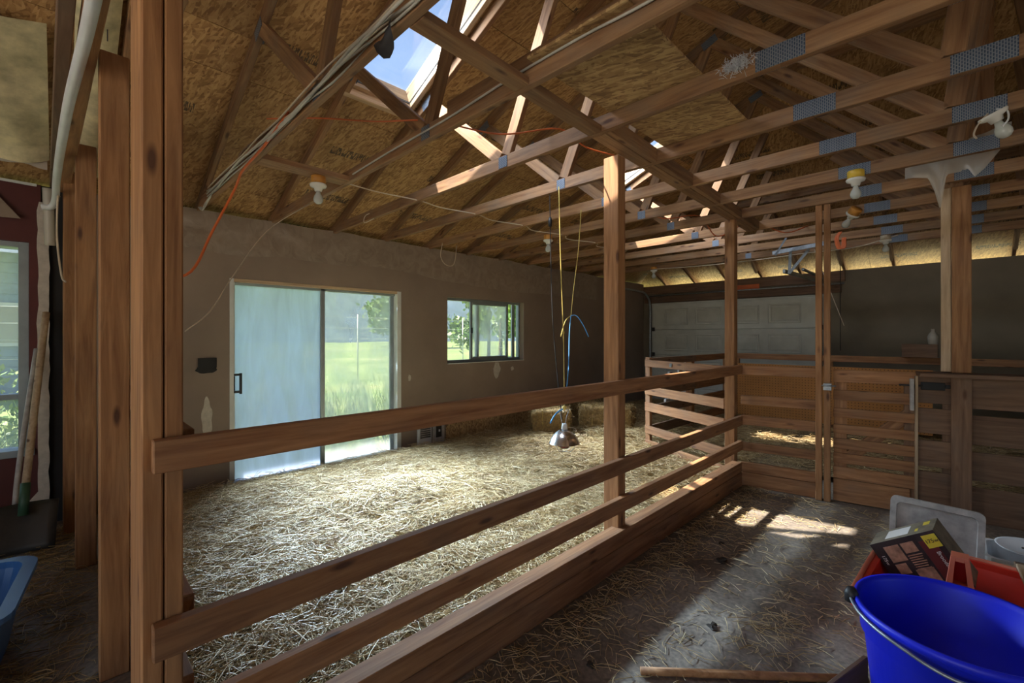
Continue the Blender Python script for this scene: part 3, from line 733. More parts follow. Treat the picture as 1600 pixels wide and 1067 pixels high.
block('post_board', (-.05, 4.79, 0), (.064, 4.83, 1.11), 'stall', bp_, .004)  # darker wood paints in the shade below the counter
block('post_board', (-.106, 4.81, 1.15), (-.048, 4.90, PLATE), 'pale', bp_, .004)
block('post_board', (-.10, 4.83, 0), (-.048, 4.90, 1.11), 'stall', bp_, .004)  # same painted shade on the narrower board
kp = thing('king_post', (.1, 5.05, PLATE), 'built-up vertical post rising above the truss chords at the right edge', 'post')
for xx, ww in ((-.02, .035), (.03, .035), (.12, .13)): block('post_board', (xx-ww/2, 5.02, 2.66), (xx+ww/2, 5.12, 4.30), 'fir_post', kp, .003)

# plastic sheet bunched around the stall post top
def drape(name, f, nu, nv, mat, label, cat):
    V = []; F = []
    for i in range(nu+1):
        for j in range(nv+1): V.append(f(i/nu, j/nv))
    for i in range(nu):
        for j in range(nv): a = i*(nv+1)+j; F.append((a, a+nv+1, a+nv+2, a+1))
    o = np_mesh(name, V, F, mat, None, smooth=True); return tag(o, label, cat)
def pf(u, v):
    top = 2.79+.10*u
    xs2 = (0, .24, .30, .36, .42, .62, .68, .76, .95, 1); zs2 = (2.63, 2.60, 2.50, 2.34, 2.60, 2.63, 2.56, 2.60, 2.75, 2.80)
    lo_ = float(np.interp(u, xs2, zs2))
    z = top+(lo_-top)*v
    x = -.30+.55*u
    return (x, 4.60-.03*math.sin(u*7)-.035*v*(1+math.sin(u*19))*.5+.02*mnoise.noise(Vector((u*7, v*3, 1))), z)
drape('plastic_wrap', pf, 60, 12, 'clearfilm', 'torn clear plastic sheet hanging around the top of the stall post', 'plastic sheet')

# swung-out pen gate and the far pen fence
B0, B1 = Vector((-1.66, 4.68, 0)), Vector((-2.80, 5.20, 0)); ub = (B1-B0).normalized()
pg = thing('pen_gate', (B0+B1)/2, 'weathered five-rail pen gate left of the corner post', 'gate')
for z1, z0 in ((1.13, 1.045), (.80, .70), (.60, .495), (.31, .215), (.13, .05)):
    board('rail', B0+Vector((0, 0, (z0+z1)/2)), B1+Vector((0, 0, (z0+z1)/2)), z1-z0, .036, 'fir', pg)
board('stile', B1-ub*.03+Vector((.0, .035, .02)), B1-ub*.03+Vector((0, .035, 1.16)), .085, .04, 'fir', pg, up=ub)
block('latch', (-2.38, 4.965, 1.07), (-2.35, 4.985, 1.11), 'steel', pg)
ff = thing('far_pen_fence', (-2.78, 6.6, 0), 'far pen fence running back along the left of the rear straw pen', 'fence')
for z1, z0 in ((1.15, 1.06), (.80, .66), (.55, .43), (.30, .18)):
    board('rail', (-2.78, 5.26, (z0+z1)/2), (-2.75, 6.55, (z0+z1)/2), z1-z0, .036, 'stall', ff); board('rail', (-2.75, 6.57, (z0+z1)/2), (-2.72, 7.98, (z0+z1)/2), z1-z0, .036, 'fir', ff)  # near rails dark, far rails orange: sun bounce painted by choice of wood
block('post', (-2.86, 6.5, 0), (-2.77, 6.59, 1.14), 'fir_post', ff); block('post', (-2.84, 7.9, 0), (-2.75, 8.0, 1.14), 'fir_post', ff)
for (yy, zz) in ((5.85, .82), (6.15, .84), (5.75, .46), (6.2, .40)): block('white_bracket', (-2.83, yy, zz), (-2.80, yy+.1, zz+.12), 'whiteplastic', ff)
rp = thing('rear_pen_fence', (-1.2, 8.02, 0), 'rear pen fence with an orange pegboard panel in front of the garage door', 'fence')
board('rail', (-2.75, 8.02, 1.10), (2.6, 8.02, 1.10), .09, .038, 'fir', rp)
for xx in (-2.7, -1.4, -.1, 1.2): block('post', (xx-.02, 8.04, 0), (xx+.07, 8.1, 1.14), 'fir_post', rp)
bm = bmesh.new(); add_box(bm, (-2.7, 8.0, .13), (-.25, 8.012, .98)); pb = bm_obj('pegboard', bm, 'pegboard', rp)
# peg holes: dark short studs set into the board, one mesh
V = []; F = []
for i in range(60):
    for j in range(21):
        x, z = -2.68+.0405*i, .15+.0405*j; b0 = len(V)
        for k in range(4): a = math.pi/4+k*math.pi/2; V.append((x+.007*math.cos(a), 7.9992, z+.007*math.sin(a)))
        F.append((b0, b0+1, b0+2, b0+3))
o = np_mesh('peg_holes', V, F, 'black', rp); o['kind'] = 'stuff'
bx = thing('storage_crate', (-.32, 7.95, 1.15), 'small dark crate with a plastic jug standing on the rear fence rail', 'crate')
block('crate_body', (-.55, 7.9, 1.15), (-.2, 8.1, 1.32), 'stall', bx); lathe('jug', [(.0, 0), (.05, 0), (.055, .1), (.04, .14), (.018, .17), (.018, .2), (0, .2)], 'clearfilm', (-.25, 8.0, 1.32), bx, 14)

# ------------------------------------------------------------------ garage door
gd = struct('door_2', ((GX0+GX1)/2, YB-.02, 0), 'off-white sectional garage door with raised panels')
for sct in range(4):
    z1 = GZ-.53*sct; z0 = max(z1-.522, .0)
    s_ = block('door_section', (GX0, YB-.045, z0), (GX1, YB-.005, z1), 'garage', gd, .006)
    for q in range(4):
        xa = -4.40+.655*q; bm = bmesh.new()
        fr = [(xa, z0+.09), (xa+.51, z0+.09), (xa+.51, z1-.09), (xa, z1-.09)]
        rings = []
        for ins, yy in ((0, YB-.0455), (.012, YB-.055), (.035, YB-.047), (.06, YB-.056)):
            rings.append([bm.verts.new((x+(ins if x < xa+.2 else -ins), yy, z+(ins if z < (z0+z1)/2 else -ins))) for x, z in fr])
        for ra, rb in zip(rings, rings[1:]):
            for k in range(4): bm.faces.new((ra[k], ra[(k+1) % 4], rb[(k+1) % 4], rb[k]))
        bm.faces.new(rings[-1]); bmesh.ops.recalc_face_normals(bm, faces=bm.faces); bm_obj('raised_panel', bm, 'garage', s_)
    for xx in (GX0+.02, GX1-.02, (GX0+GX1)/2): block('hinge', (xx-.03, YB-.07, z0-.03), (xx+.03, YB-.045, z0+.05), 'shoveldark', gd)
block('door_backing', (GX0-.06, YB+.0, -.02), (GX1+.06, YB+.03, GZ+.06), 'garage', gd)  # added panel behind the sections, stops outside light leaking through their gaps
tr_ = thing('garage_door_track', (GX0-.06, YB-.06, 0), 'curved steel track beside and above the garage door', 'track')
for xx in (GX0-.05, GX1+.05):
    tube('rail', [(xx, YB-.07, .05), (xx, YB-.07, 1.2), (xx, YB-.07, 2.05), (xx, YB-.2, 2.28), (xx, YB-.5, 2.36), (xx, 7.4, 2.37)], .022, 'steel', tr_, seg=6)
tube('torsion_bar', [(GX0-.1, YB-.1, 2.28), (GX1+.3, YB-.1, 2.28)], .012, 'steel', tr_)
op = thing('track_hanger', (-1.5, 6.5, 2.5), 'perforated steel angle bracket hanging from the trusses by the garage track', 'bracket')
board('angle_bar', (-1.72, 6.5, 2.50), (-1.10, 6.45, 2.54), .05, .004, 'oldsteel', op); board('angle_bar', (-1.52, 6.52, 2.50), (-1.54, 6.55, 2.22), .035, .004, 'oldsteel', op, up=(1, 0, 0))
board('angle_bar', (-1.32, 6.52, 2.50), (-1.53, 6.55, 2.24), .035, .004, 'oldsteel', op, up=(1, 0, 0)); board('angle_bar', (-1.60, 6.55, 2.26), (-1.55, 8.8, 2.30), .05, .03, 'oldsteel', op)
board('angle_bar', (-1.66, 6.4, 2.45), (-1.5, 6.3, 2.66), .03, .004, 'oldsteel', op)

# ------------------------------------------------------------------ straw bedding
def hbed(x, y):
    h = .055+.035*mnoise.noise(Vector((x*1.1, y*1.1, 0)))+.025*mnoise.noise(Vector((x*3.1, y*3.1, 4)))+.012*mnoise.noise(Vector((x*9, y*9, 8)))
    h += .05*max(0, 1-abs(x+3.2)/1.7)*.6
    h += .09*math.exp(-((x+3.35)**2+(y-1.95)**2)/.12)
    e = min(1, max(0, (x+4.9)/.5)); return max(.012, h*(.45+.55*e))
def bed(name, x0, x1, y0, y1, st):
    nx, ny_ = int((x1-x0)/st), int((y1-y0)/st); V = []; F = []
    for i in range(nx+1):
        for j in range(ny_+1): x = x0+(x1-x0)*i/nx; y = y0+(y1-y0)*j/ny_; V.append((x, y, hbed(x, y)))
    for i in range(nx):
        for j in range(ny_): a = i*(ny_+1)+j; F.append((a, a+ny_+1, a+ny_+2, a+1))
    return np_mesh(name, V, F, 'bed', None, smooth=True)
o = bed('straw_bed', XW+.005, -1.525, .285, 8.95, .05); tag(o, 'trampled straw bed covering the pen floor by the glass door', 'straw', kind='stuff')
o = bed('straw_bed', -1.52, 3.2, 5.3, 8.95, .07); tag(o, 'shaded straw bed of the rear pen behind the cross fence and stall', 'straw', kind='stuff')
def hvec(X_, Y_): return np.array([hbed(a, b) for a, b in zip(X_, Y_)])
def strew(name, n, xr, yr, mat, label, lift=.012, lmin=.05, lmax=.22, rad=(.0012, .0026), zf=hvec, tilt=.16, dens=None, kind='stuff', cat='straw', lowtone=0.0):
    X_ = RNG.uniform(*xr, n); Y_ = RNG.uniform(*yr, n)
    if dens is not None:
        k = RNG.uniform(0, 1, n) < np.array([dens(a, b) for a, b in zip(X_, Y_)]); X_, Y_ = X_[k], Y_[k]
    n = len(X_); a = RNG.uniform(0, 2*math.pi, n); e = RNG.normal(0, tilt, n)
    D = np.stack([np.cos(a)*np.cos(e), np.sin(a)*np.cos(e), np.sin(e)], 1); Ln = RNG.uniform(lmin, lmax, n)
    C = np.stack([X_, Y_, (zf(X_, Y_) if zf else np.zeros(n))+np.abs(RNG.normal(0, lift, n))+.003+np.abs(np.sin(e))*Ln*.45*(0 if zf is hvec else 1)], 1)
    tone = np.clip(RNG.beta(2.2, 2.0, n)-lowtone, 0, 1)
    o = stalks(name, C, D, Ln, RNG.uniform(*rad, n), mat, tone); tag(o, label, cat, kind=kind); return o
strew('straw_litter', 52000, (XW+.12, -1.60), (.33, 3.6), 'straw', 'loose pale straw stalks on the pen floor nearest the glass door', lift=.02, lmin=.06, lmax=.20)
strew('straw_litter', 30000, (XW+.12, -1.62), (3.6, 8.9), 'straw', 'loose straw stalks on the pen floor toward the hay bales and garage door', lift=.022, rad=(.0018, .0034), lowtone=.08)
strew('straw_litter', 9000, (-1.45, 1.6), (5.4, 8.9), 'straw', 'loose straw stalks in the rear pen behind the cross fence', lift=.025, rad=(.0016, .003), lowtone=.1)
def aisle(x, y):
    d = max(0, 1-abs(x+1.40)/.28)*.9; c = max(0, mnoise.noise(Vector((x*2.3, y*2.3, 3))))*1.1
    return min(1, .16+d+c*c*1.6)
strew('straw_scatter', 17000, (-1.44, .75), (.5, 4.6), 'straw', 'scattered straw stalks on the concrete aisle floor', lift=.004, lmin=.02, lmax=.12, zf=None, dens=aisle, tilt=.06, rad=(.0011, .0022))
strew('straw_scatter', 5200, (-4.7, -1.0), (-1.2, .10), 'hay', 'scattered dark straw on the floor left of the stud partition', lift=.008, lmin=.04, lmax=.2, zf=None, tilt=.08, dens=lambda x, y: min(1, .25+max(0, 1-abs(y-.02)/.5)))
# dung clumps on the aisle
for k, (px, py, r) in enumerate(((-1.06, 2.95, .03), (-1.16, 3.2, .018), (-.86, 2.25, .022), (-1.13, 1.62, .016))):
    bm = bmesh.new(); bmesh.ops.create_icosphere(bm, subdivisions=2, radius=r)
    for v in bm.verts: v.co *= 1+1.1*mnoise.noise(v.co*55+Vector((k, 0, 0))); v.co.z *= .38
    o = bm_obj('dung_clump', bm, 'dung', None, Matrix.Translation((px, py, r*.3)), False)
    tag(o, ['largest dark dung clump on the aisle floor beside the rail fence', 'small dark clump on the aisle floor farthest toward the cross fence', 'dark clump on the open middle of the aisle floor', 'dark clump nearest the camera beside the rail fence base'][k], 'dung', 'dung clumps on the aisle')

# hay bales
def bale(loc, rz, size, label):
    t_ = thing('hay_bale', loc, label, 'hay bale', 'hay bales')
    sx, sy, sz = size; R_ = Matrix.Rotation(rz, 4, 'Z'); bm = bmesh.new(); bmesh.ops.create_cube(bm, size=1)
    bmesh.ops.subdivide_edges(bm, edges=bm.edges[:], cuts=7, use_grid_fill=True)
    for v in bm.verts:
        q = Vector(v.co); v.co = Vector((q.x*sx, q.y*sy, q.z*sz))*(1-.10*(abs(q.x*2)**6+abs(q.y*2)**6+abs(q.z*2)**6-1)*.5)
        v.co += Vector((1, 1, 1))*.02*mnoise.noise(v.co*9+Vector(loc))
    bm_obj('bale_core', bm, 'bale', t_, Matrix.Translation(Vector(loc)+Vector((0, 0, sz*.47))) @ R_, True)
    n = 1500; P = RNG.uniform(-.5, .5, (n, 3)); ax = RNG.integers(0, 3, n); P[np.arange(n), ax] = np.where(RNG.random(n) < .5, -.5, .5)*.99
    P = P*np.array(size)*.95; c, s_ = math.cos(rz), math.sin(rz)
    W_ = np.stack([P[:, 0]*c-P[:, 1]*s_, P[:, 0]*s_+P[:, 1]*c, P[:, 2]], 1)+np.array(loc)+np.array([0, 0, sz*.48])
    D = RNG.normal(0, 1, (n, 3))*np.array([1, 1, .8]); D /= np.linalg.norm(D, axis=1)[:, None]
    W_[:, 2] = np.maximum(W_[:, 2], .06)
    o = stalks('loose_stalks', W_, D, RNG.uniform(.05, .16, n), RNG.uniform(.0016, .003, n), 'hay', RNG.random(n), t_); o['kind'] = 'stuff'
    for q in (-.22, .22):
        bmt = bmesh.new(); pts = [(q*sx, -sy*.49, -sz*.47), (q*sx, -sy*.49, sz*.47), (q*sx, sy*.49, sz*.47), (q*sx, sy*.49, -sz*.47)]
        add_tube(bmt, pts, .004, 5, 1); bm_obj('baling_twine', bmt, 'yelrope', t_, Matrix.Translation(Vector(loc)+Vector((0, 0, sz*.48))) @ R_)
bale((-4.15, 4.95, .05), .75, (.55, .45, .36), 'hay bale directly behind the hanging heat lamp')
bale((-3.72, 5.75, .05), .35, (.78, .45, .38), 'hay bale on the straw half hidden by the midway fence post')
bale((-4.50, 6.55, .05), .1, (.5, .85, .50), 'darkest hay bale standing back against the left wall')

# ------------------------------------------------------------------ heat lamp, ropes, cords
HL = Vector((-2.165, 2.75, .60))
hl = thing('heat_lamp', HL, 'round aluminium brooder heat lamp with dark red bulb hanging over the straw', 'heat lamp')
lathe('reflector', [(.118, 0), (.112, .012), (.10, .04), (.075, .072), (.045, .095), (.026, .105), (.022, .10), (.043, .088), (.072, .066), (.097, .036), (.114, .002)], 'chrome', HL, hl, 32)
lathe('socket', [(0, .15), (.018, .15), (.022, .135), (.024, .105), (.0, .10)], 'whiteplastic', HL, hl, 16)
lathe('heat_bulb', [(0, -.045), (.03, -.04), (.052, -.015), (.055, .01), (.04, .05), (.018, .085), (0, .09)], 'redbulb', HL, hl, 20)
bm = bmesh.new()
for a in (0, math.pi/2):
    pts = [(.112*math.cos(a), .112*math.sin(a), .005), (.06*math.cos(a), .06*math.sin(a), -.055), (0, 0, -.065), (-.06*math.cos(a), -.06*math.sin(a), -.055), (-.112*math.cos(a), -.112*math.sin(a), .005)]
    add_tube(bm, pts, .0016, 5, 4)
bm_obj('bulb_guard', bm, 'steel', hl, Matrix.Translation(HL), True)
tube('hanger_wire', [HL+Vector((-.015, -.01, .15)), HL+Vector((-.022, -.02, .21)), HL+Vector((-.03, -.025, .255)), HL+Vector((.022, .02, .255)), HL+Vector((.012, .01, .2)), HL+Vector((.006, .005, .15))], .003, 'steel', hl, 6, 3)
tube('clip_wire', [HL+Vector((.02, .02, .12)), HL+Vector((.06, .05, .115)), HL+Vector((.07, .06, .09)), HL+Vector((.05, .05, .1))], .002, 'whitecable', hl, 5)
kn = HL+Vector((0, 0, .27))
yr = thing('yellow_rope', (-2.2, 2.75, 2.5), 'thin yellow rope from the truss chord down to the heat lamp', 'rope')
tube('strand', [(-2.20, 2.725, 2.58), (-2.19, 2.735, 2.0), (-2.17, 2.745, 1.4), (-2.165, 2.75, .87)], .0035, 'yelrope', yr, 5)
lathe('knot', [(0, -.012), (.012, -.004), (.012, .008), (0, .014)], 'yelrope', (-2.172, 2.745, 1.45), yr, 8); lathe('knot', [(0, -.02), (.016, -.006), (.016, .012), (0, .02)], 'yelrope', kn, yr, 8)
br = thing('blue_rope', (-2.4, 3.3, 1.6), 'thin blue rope tied to the yellow one above the heat lamp', 'rope')
tube('strand', [(-2.165, 2.75, .88), (-2.22, 2.87, 1.15), (-2.31, 3.0, 1.45), (-2.355, 3.08, 1.60)], .0035, 'bluerope', br, 5)
tube('loose_end', [(-2.355, 3.08, 1.60), (-2.30, 3.09, 1.595), (-2.23, 3.09, 1.51), (-2.18, 3.09, 1.42)], .004, 'bluerope', br, 5)
tube('tail', [kn, kn+Vector((-.05, -.04, -.045)), kn+Vector((-.085, -.07, -.12))], .006, 'bluerope', br, 6)
y2 = thing('yellow_rope', (-2.4, 3.39, 2.5), 'second yellow rope slanting from the next truss chord to the blue rope knot', 'rope')
tube('strand', [(-2.46, 3.37, 2.58), (-2.44, 3.30, 2.2), (-2.40, 3.18, 1.85), (-2.355, 3.08, 1.60)], .0035, 'yelrope', y2, 5)
tube('tail', [(-2.355, 3.08, 1.60), (-2.37, 3.02, 1.55), (-2.37, 2.96, 1.42)], .0035, 'yelrope', y2, 5)
cd = thing('power_cord', (-2.5, 3.0, 2.4), 'thin black power cord hanging from the trusses to the heat lamp', 'cord')
tube('cable', [(-2.33, 2.77, 2.58), (-2.33, 2.78, 2.2), (-2.31, 2.78, 1.6), (-2.25, 2.77, 1.1), (-2.19, 2.755, .78)], .004, 'blackrub', cd, 5)
lathe('plug', [(0, 0), (.014, .005), (.016, .05), (.008, .08), (0, .08)], 'blackrub', (-2.33, 2.775, 2.30), cd, 10)

# ------------------------------------------------------------------ bulb fixtures
def fixture(loc, label, boxmat='boxor', tilt=(0, 0), box=True):
    t_ = thing('bulb_fixture', loc, label, 'light fixture', 'bare bulb fixtures'); v = Vector(loc); R_ = Matrix.Rotation(tilt[0], 3, 'X') @ Matrix.Rotation(tilt[1], 3, 'Y')
    if box: lathe('junction_box', [(0, .055), (.048, .055), (.05, .05), (.05, .0), (0, 0)], boxmat, v, t_, 18, rot=R_)
    lathe('porcelain_base', [(0, .0), (.055, 0), (.058, -.008), (.052, -.02), (.03, -.028), (.024, -.05), (0, -.05)], 'porcelain', v, t_, 20, rot=R_)
    b_ = lathe('bulb', [(0, -.142), (.016, -.139), (.029, -.126), (.0335, -.108), (.029, -.088), (.018, -.068), (.0135, -.048), (0, -.048)], 'bulb', v, t_, 18, rot=R_)
    return t_
fixture((-3.24, 1.30, PLATE-.055), 'bare bulb in amber box on the block nearest the left skylight')
fixture((-3.38, 3.99, PLATE-.02), 'bare bulb fixture left of the hanging ropes, high above the small window', 'boxor')
fixture((-.52, 3.95, PLATE-.03), 'bare bulb in bright yellow box beside the gate post top', 'yellowbox')
fixture((-.69, 5.10, PLATE-.02), 'bare bulb fixture hanging tilted behind the gate post top', 'greycable' if False else 'boxor', (.5, .6))
fixture((-3.62, 6.99, PLATE-.03), 'bare bulb fixture above the far left corner of the garage door', 'boxor')
fixture((-.61, 6.75, PLATE-.02), 'bare bulb fixture in front of the bright gap over the back wall', 'cream')
t_ = fixture((.115, 3.33, PLATE-.01), 'bare bulb holder hanging by loose white wires at the top right', 'whiteplastic', (.3, -.4), False)
tube('loose_wire', [(.10, 3.32, 2.55), (.065, 3.3, 2.5), (.05, 3.28, 2.45), (.06, 3.27, 2.42)], .004, 'whitecable', t_); tube('loose_wire', [(.13, 3.34, 2.57), (.165, 3.33, 2.55), (.17, 3.32, 2.50), (.15, 3.32, 2.47)], .004, 'whiteplastic', t_)

# ------------------------------------------------------------------ cables and cords on the trusses
cb = thing('cable_bundle', (-2.6, TY[1]-.03, PLATE), 'bundle of grey cables running along the second truss chord to the left wall', 'cables')
for q in range(7):
    rr = random.Random(q); pts = []
    for i in range(12):
        x = -4.35+3.7*i/11
        pts.append((x, TY[1]-.025-.012*(q % 3)+.012*rr.uniform(-1, 1), PLATE+.015+.022*(q % 4)+.015*rr.uniform(-1, 1)-(.02 if q > 4 else 0)))
    tube('cable', pts, .0065 if q % 2 else .005, ['greycable', 'greycable', 'whitecable', 'stall'][q % 4], cb, 6, 3)
for q in range(3): tube('drooping_cable', [(-4.3, TY[1]-.02, PLATE+.02), (-4.42-.05*q, TY[1]-.04, PLATE-.03-.02*q), (-4.62, TY[1]-.03, PLATE-.05+.01*q), (-4.8, TY[1]-.02, PLATE+.01)], .006, 'greycable', cb, 6)
oc = thing('orange_cord', (-3.6, .9, 2.4), 'orange extension cord hanging from the cable bundle in front of the brown wall', 'cord')
tube('cable', [(-2.55, TY[1]-.03, PLATE+.06), (-2.95, TY[1]-.03, PLATE-.0), (-3.4, TY[1]-.03, PLATE-.03), (-3.5, .84, 2.42), (-3.45, .70, 2.1), (-3.35, .57, 1.82), (-3.3, .40, 1.75)], .008, 'orangecord', oc, 7)
o2 = thing('orange_cord', (-2.4, 1.6, 2.7), 'orange cord strung between truss webs below the near skylight', 'cord')
tube('cable', [(-3.0, TY[1], 2.75), (-2.75, 1.1, 2.74), (-2.5, 1.35, 2.72), (-2.22, TY[2]+.04, 2.70), (-2.0, 1.9, 2.66), (-1.75, TY[3]+.03, 2.70), (-1.75, 2.45, 2.67), (-1.7, TY[4]+.03, 2.69)], .005, 'orangecord', o2, 6)
wc = thing('white_cable', (-2.4, TY[2], PLATE), 'white cable stapled along the third truss chord', 'cable')
tube('cable', [(-3.1, TY[2]-.028, PLATE+.03), (-2.6, TY[2]-.026, PLATE+.045), (-2.0, TY[2]-.026, PLATE+.05), (-1.5, TY[2]-.028, PLATE+.07), (-1.1, TY[2]-.026, PLATE+.075), (-.8, TY[2]-.03, PLATE+.06), (-.4, TY[2]-.026, PLATE+.07)], .006, 'greycable', wc, 6)
w2 = thing('slack_wire', (-3.9, 1.2, 2.4), 'thin slack brown wire hanging from the chord across the glass door corner', 'wire')
tube('cable', [(-3.95, TY[2], 2.565), (-3.85, 1.15, 2.25), (-3.55, .85, 1.85), (-3.3, .66, 1.58), (-3.1, .5, 1.45)], .0035, 'whitecable', w2, 5)
w3 = thing('looped_cable', (-3.6, 2.3, 2.55), 'cream cable drooping from chord to chord along the left side', 'cable')
pts = []
for k in range(2, 9):
    pts += [(-3.3+.02*k, TY[k], PLATE+.01), (-3.35, TY[k]+.31, PLATE+.035)]
tube('cable', pts, .005, 'whitecable', w3, 6)
tube('cable_loop', [(-4.55, 3.35, PLATE+.02), (-4.56, 3.33, 2.42), (-4.55, 3.40, 2.32), (-4.54, 3.52, 2.34), (-4.53, 3.56, 2.58)], .005, 'whitecable', w3, 6)
tube('cable_loop', [(-3.9, TY[3]+.05, PLATE+.06), (-4.1, TY[3]-.03, PLATE+.05), (-4.15, TY[3]-.03, PLATE-.02), (-3.98, TY[3]-.02, PLATE-.01)], .004, 'whitecable', w3, 6)
o3 = thing('orange_cord', (-1.5, 4.8, 2.6), 'orange cord looping over the far chords near the corner post', 'cord')
tube('cable', [(-2.3, 4.03, 2.72), (-2.1, 4.25, 2.6), (-1.9, 4.64, 2.66), (-1.85, 5.0, 2.50), (-1.6, 5.27, 2.66), (-1.35, 5.55, 2.55), (-1.2, 5.9, 2.66)], .006, 'orangecord', o3, 6)
o4 = thing('orange_cord', (-1.1, 6.2, 2.5), 'coiled orange cord hung behind the gate post near the steel bracket', 'cord')
for q in range(4): tube('coil', [(-.98+.008*q, 6.3, 2.62), (-1.02+.01*q, 6.3, 2.55), (-1.0+.012*q, 6.3, 2.44), (-.96+.012*q, 6.3, 2.44), (-.95+.01*q, 6.3, 2.55)], .007, 'orangecord', o4, 6)
w4 = thing('long_white_wire', (-2.2, 6.8, 2.48), 'long sagging white wire strung below the last trusses', 'wire')
tube('cable', [(-3.6, 6.9, 2.53), (-2.8, 6.9, 2.50), (-2.0, 6.85, 2.49), (-1.4, 6.8, 2.50), (-.9, 6.78, 2.50), (-.5, 6.75, 2.58)], .006, 'whitecable', w4, 6)
w5 = thing('pull_cord', (-1.2, 6.3, 2.2), 'thin red and white pull cord slanting down beside the gate post', 'cord')
tube('cable', [(-1.28, TY[10], 2.60), (-1.25, 6.5, 2.45), (-1.12, 6.45, 2.05), (-.98, 6.6, 1.55)], .004, 'whitecable', w5, 5)
w6 = thing('dark_pull_cord', (-1.25, 8.3, 1.6), 'thin dark cord hanging straight down the back wall right of the gate post', 'cord')
tube('cable', [(-1.347, 8.75, 2.56), (-1.347, 8.75, 1.2)], .005, 'blackrub', w6, 5)
ht = thing('hanging_plastic_scrap', (-2.0, 1.0, 2.6), 'dark plastic scrap hanging from the cable bundle against the skylight', 'plastic scrap')
V = []; F = []
for i in range(7):
    for j in range(7):
        u, v = i/6, j/6; V.append((-1.61+.15*u*(1-.7*v)+.07*v, TY[1]-.02+.03*math.sin(u*5+v*3)-.03*v, PLATE+.02-.10*v-.02*u+.02*math.sin(u*7)))
for i in range(6):
    for j in range(6): a = i*7+j; F.append((a, a+7, a+8, a+1))
np_mesh('scrap', V, F, 'blackrub', ht, smooth=True)
fl = thing('fluff_tuft', (-.72, TY[3]-.03, 2.64), 'tuft of whitish insulation fluff caught on a truss chord', 'fluff')
n = 420; C_ = np.array([-.70, TY[3]-.03, 2.625])+RNG.normal(0, 1, (n, 3))*np.array([.028, .006, .016]); D_ = RNG.normal(0, 1, (n, 3)); D_ /= np.linalg.norm(D_, axis=1)[:, None]
o = stalks('fibres', C_, D_, RNG.uniform(.012, .03, n), RNG.uniform(.0008, .0016, n), 'whiteplastic', RNG.random(n), fl); o['kind'] = 'stuff'

# ------------------------------------------------------------------ left wall fittings
hb = thing('wall_heater', (XW+.02, 3.30, .03), 'white wall box with grey grille low on the left wall by the glass door', 'wall vent')
block('case', (XW+.002, 3.20, .015), (XW+.045, 3.41, .31), 'whiteplastic', hb, .012); gr = block('grille', (XW+.045, 3.225, .12), (XW+.05, 3.385, .285), 'greyplastic', hb)
for q in range(6): block('louvre', (XW+.05, 3.23, .13+.026*q), (XW+.056, 3.38, .14+.026*q), 'shoveldark', gr)
hv = thing('outlet_box', (XW+.01, 3.52, .1), 'grey metal outlet box beside the white wall box', 'outlet box')
block('plate', (XW+.015, 3.43, .02), (XW+.03, 3.62, .32), 'greyplastic', hv, .004); block('socket', (XW+.03, 3.48, .10), (XW+.035, 3.57, .27), 'shoveldark', hv); block('knockout', (XW+.035, 3.52, .17), (XW+.038, 3.545, .20), 'whiteplastic', hv)

# ------------------------------------------------------------------ corner left of the partition
ins = thing('insulation_batt', (-3.9, -.55, 3.0), 'yellowed insulation batts sagging under the roof left of the stud partition', 'insulation')
for q, (ya, yb_, xa, xb) in enumerate(((-.05, -.52, -4.55, -3.55), (-.56, -1.1, -4.6, -2.2), (.245, .06, -4.6, -1.2))):
    V = []; F = []
    for i in range(41):
        for j in range(11):
            x = xa+(xb-xa)*i/40; y = ya+(yb_-ya)*j/10
            V.append((x, y, zl(x)-.035-.05*math.sin(math.pi*j/10)+.03*mnoise.noise(Vector((x*4, y*4, q)))-(.05*(1-i/3) if i < 3 else 0)))
    for i in range(40):
        for j in range(10): a = i*11+j; F.append((a, a+11, a+12, a+1))
    np_mesh('batt', V, F, 'insul', ins, smooth=True)
for q in range(14):
    x = -4.4+.2*q; y = .10+.09*(q % 2); tube('nail', [(x, y, zl(x)), (x+.005, y, zl(x)-.15)], .003, 'shoveldark', ins, 5)
V = []; F = []
for i in range(25):
    for j in range(5):
        y = -.06-.46*i/24; v = j/4; V.append((-4.55-.03*v+.02*mnoise.noise(Vector((y*9, v*3, 4))), y, zl(-4.55)-.02-.11*v*(1+.5*mnoise.noise(Vector((y*6, 0, 2))))))
for i in range(24):
    for j in range(4): a = i*5+j; F.append((a, a+5, a+6, a+1))
np_mesh('torn_plastic_edge', V, F, 'clearfilm', ins, smooth=True)
bmb = thing('tie_beam', (-3.4, -.02, PLATE), 'dark timber beam along the top of the stud partition on the red wall side', 'beam')
board('beam', (-4.88, -.03, PLATE+.06), (-1.4, .03, PLATE+.06), .14, .045, 'stall', bmb)
pp = thing('white_pipe', (-3.2, .03, 2.55), 'bent white plastic pipe following the beam down to the red wall', 'pipe')
tube('pipe', [(-1.6, .09, 2.50), (-2.2, .068, 2.50), (-2.9, .03, 2.49), (-3.8, .0, 2.49), (-4.35, -.015, 2.47), (-4.6, -.02, 2.42), (-4.70, -.04, 2.37), (-4.72, -.09, 2.36)], .021, 'whiteplastic', pp, 10)
tube('sleeve', [(-4.70, -.06, 2.5), (-4.76, -.055, 2.3), (-4.80, -.05, 2.1)], .03, 'clearfilm', pp, 8)
wv = thing('stud_wire', (-4.5, .05, 2.2), 'white cable curling down the face of the farthest stud', 'cable')
tube('cable', [(-4.55, .0, 2.42), (-4.50, -.01, 2.38), (-4.5, -.012, 2.1), (-4.45, .01, 1.85), (-4.40, .03, 1.8)], .006, 'whitecable', wv)
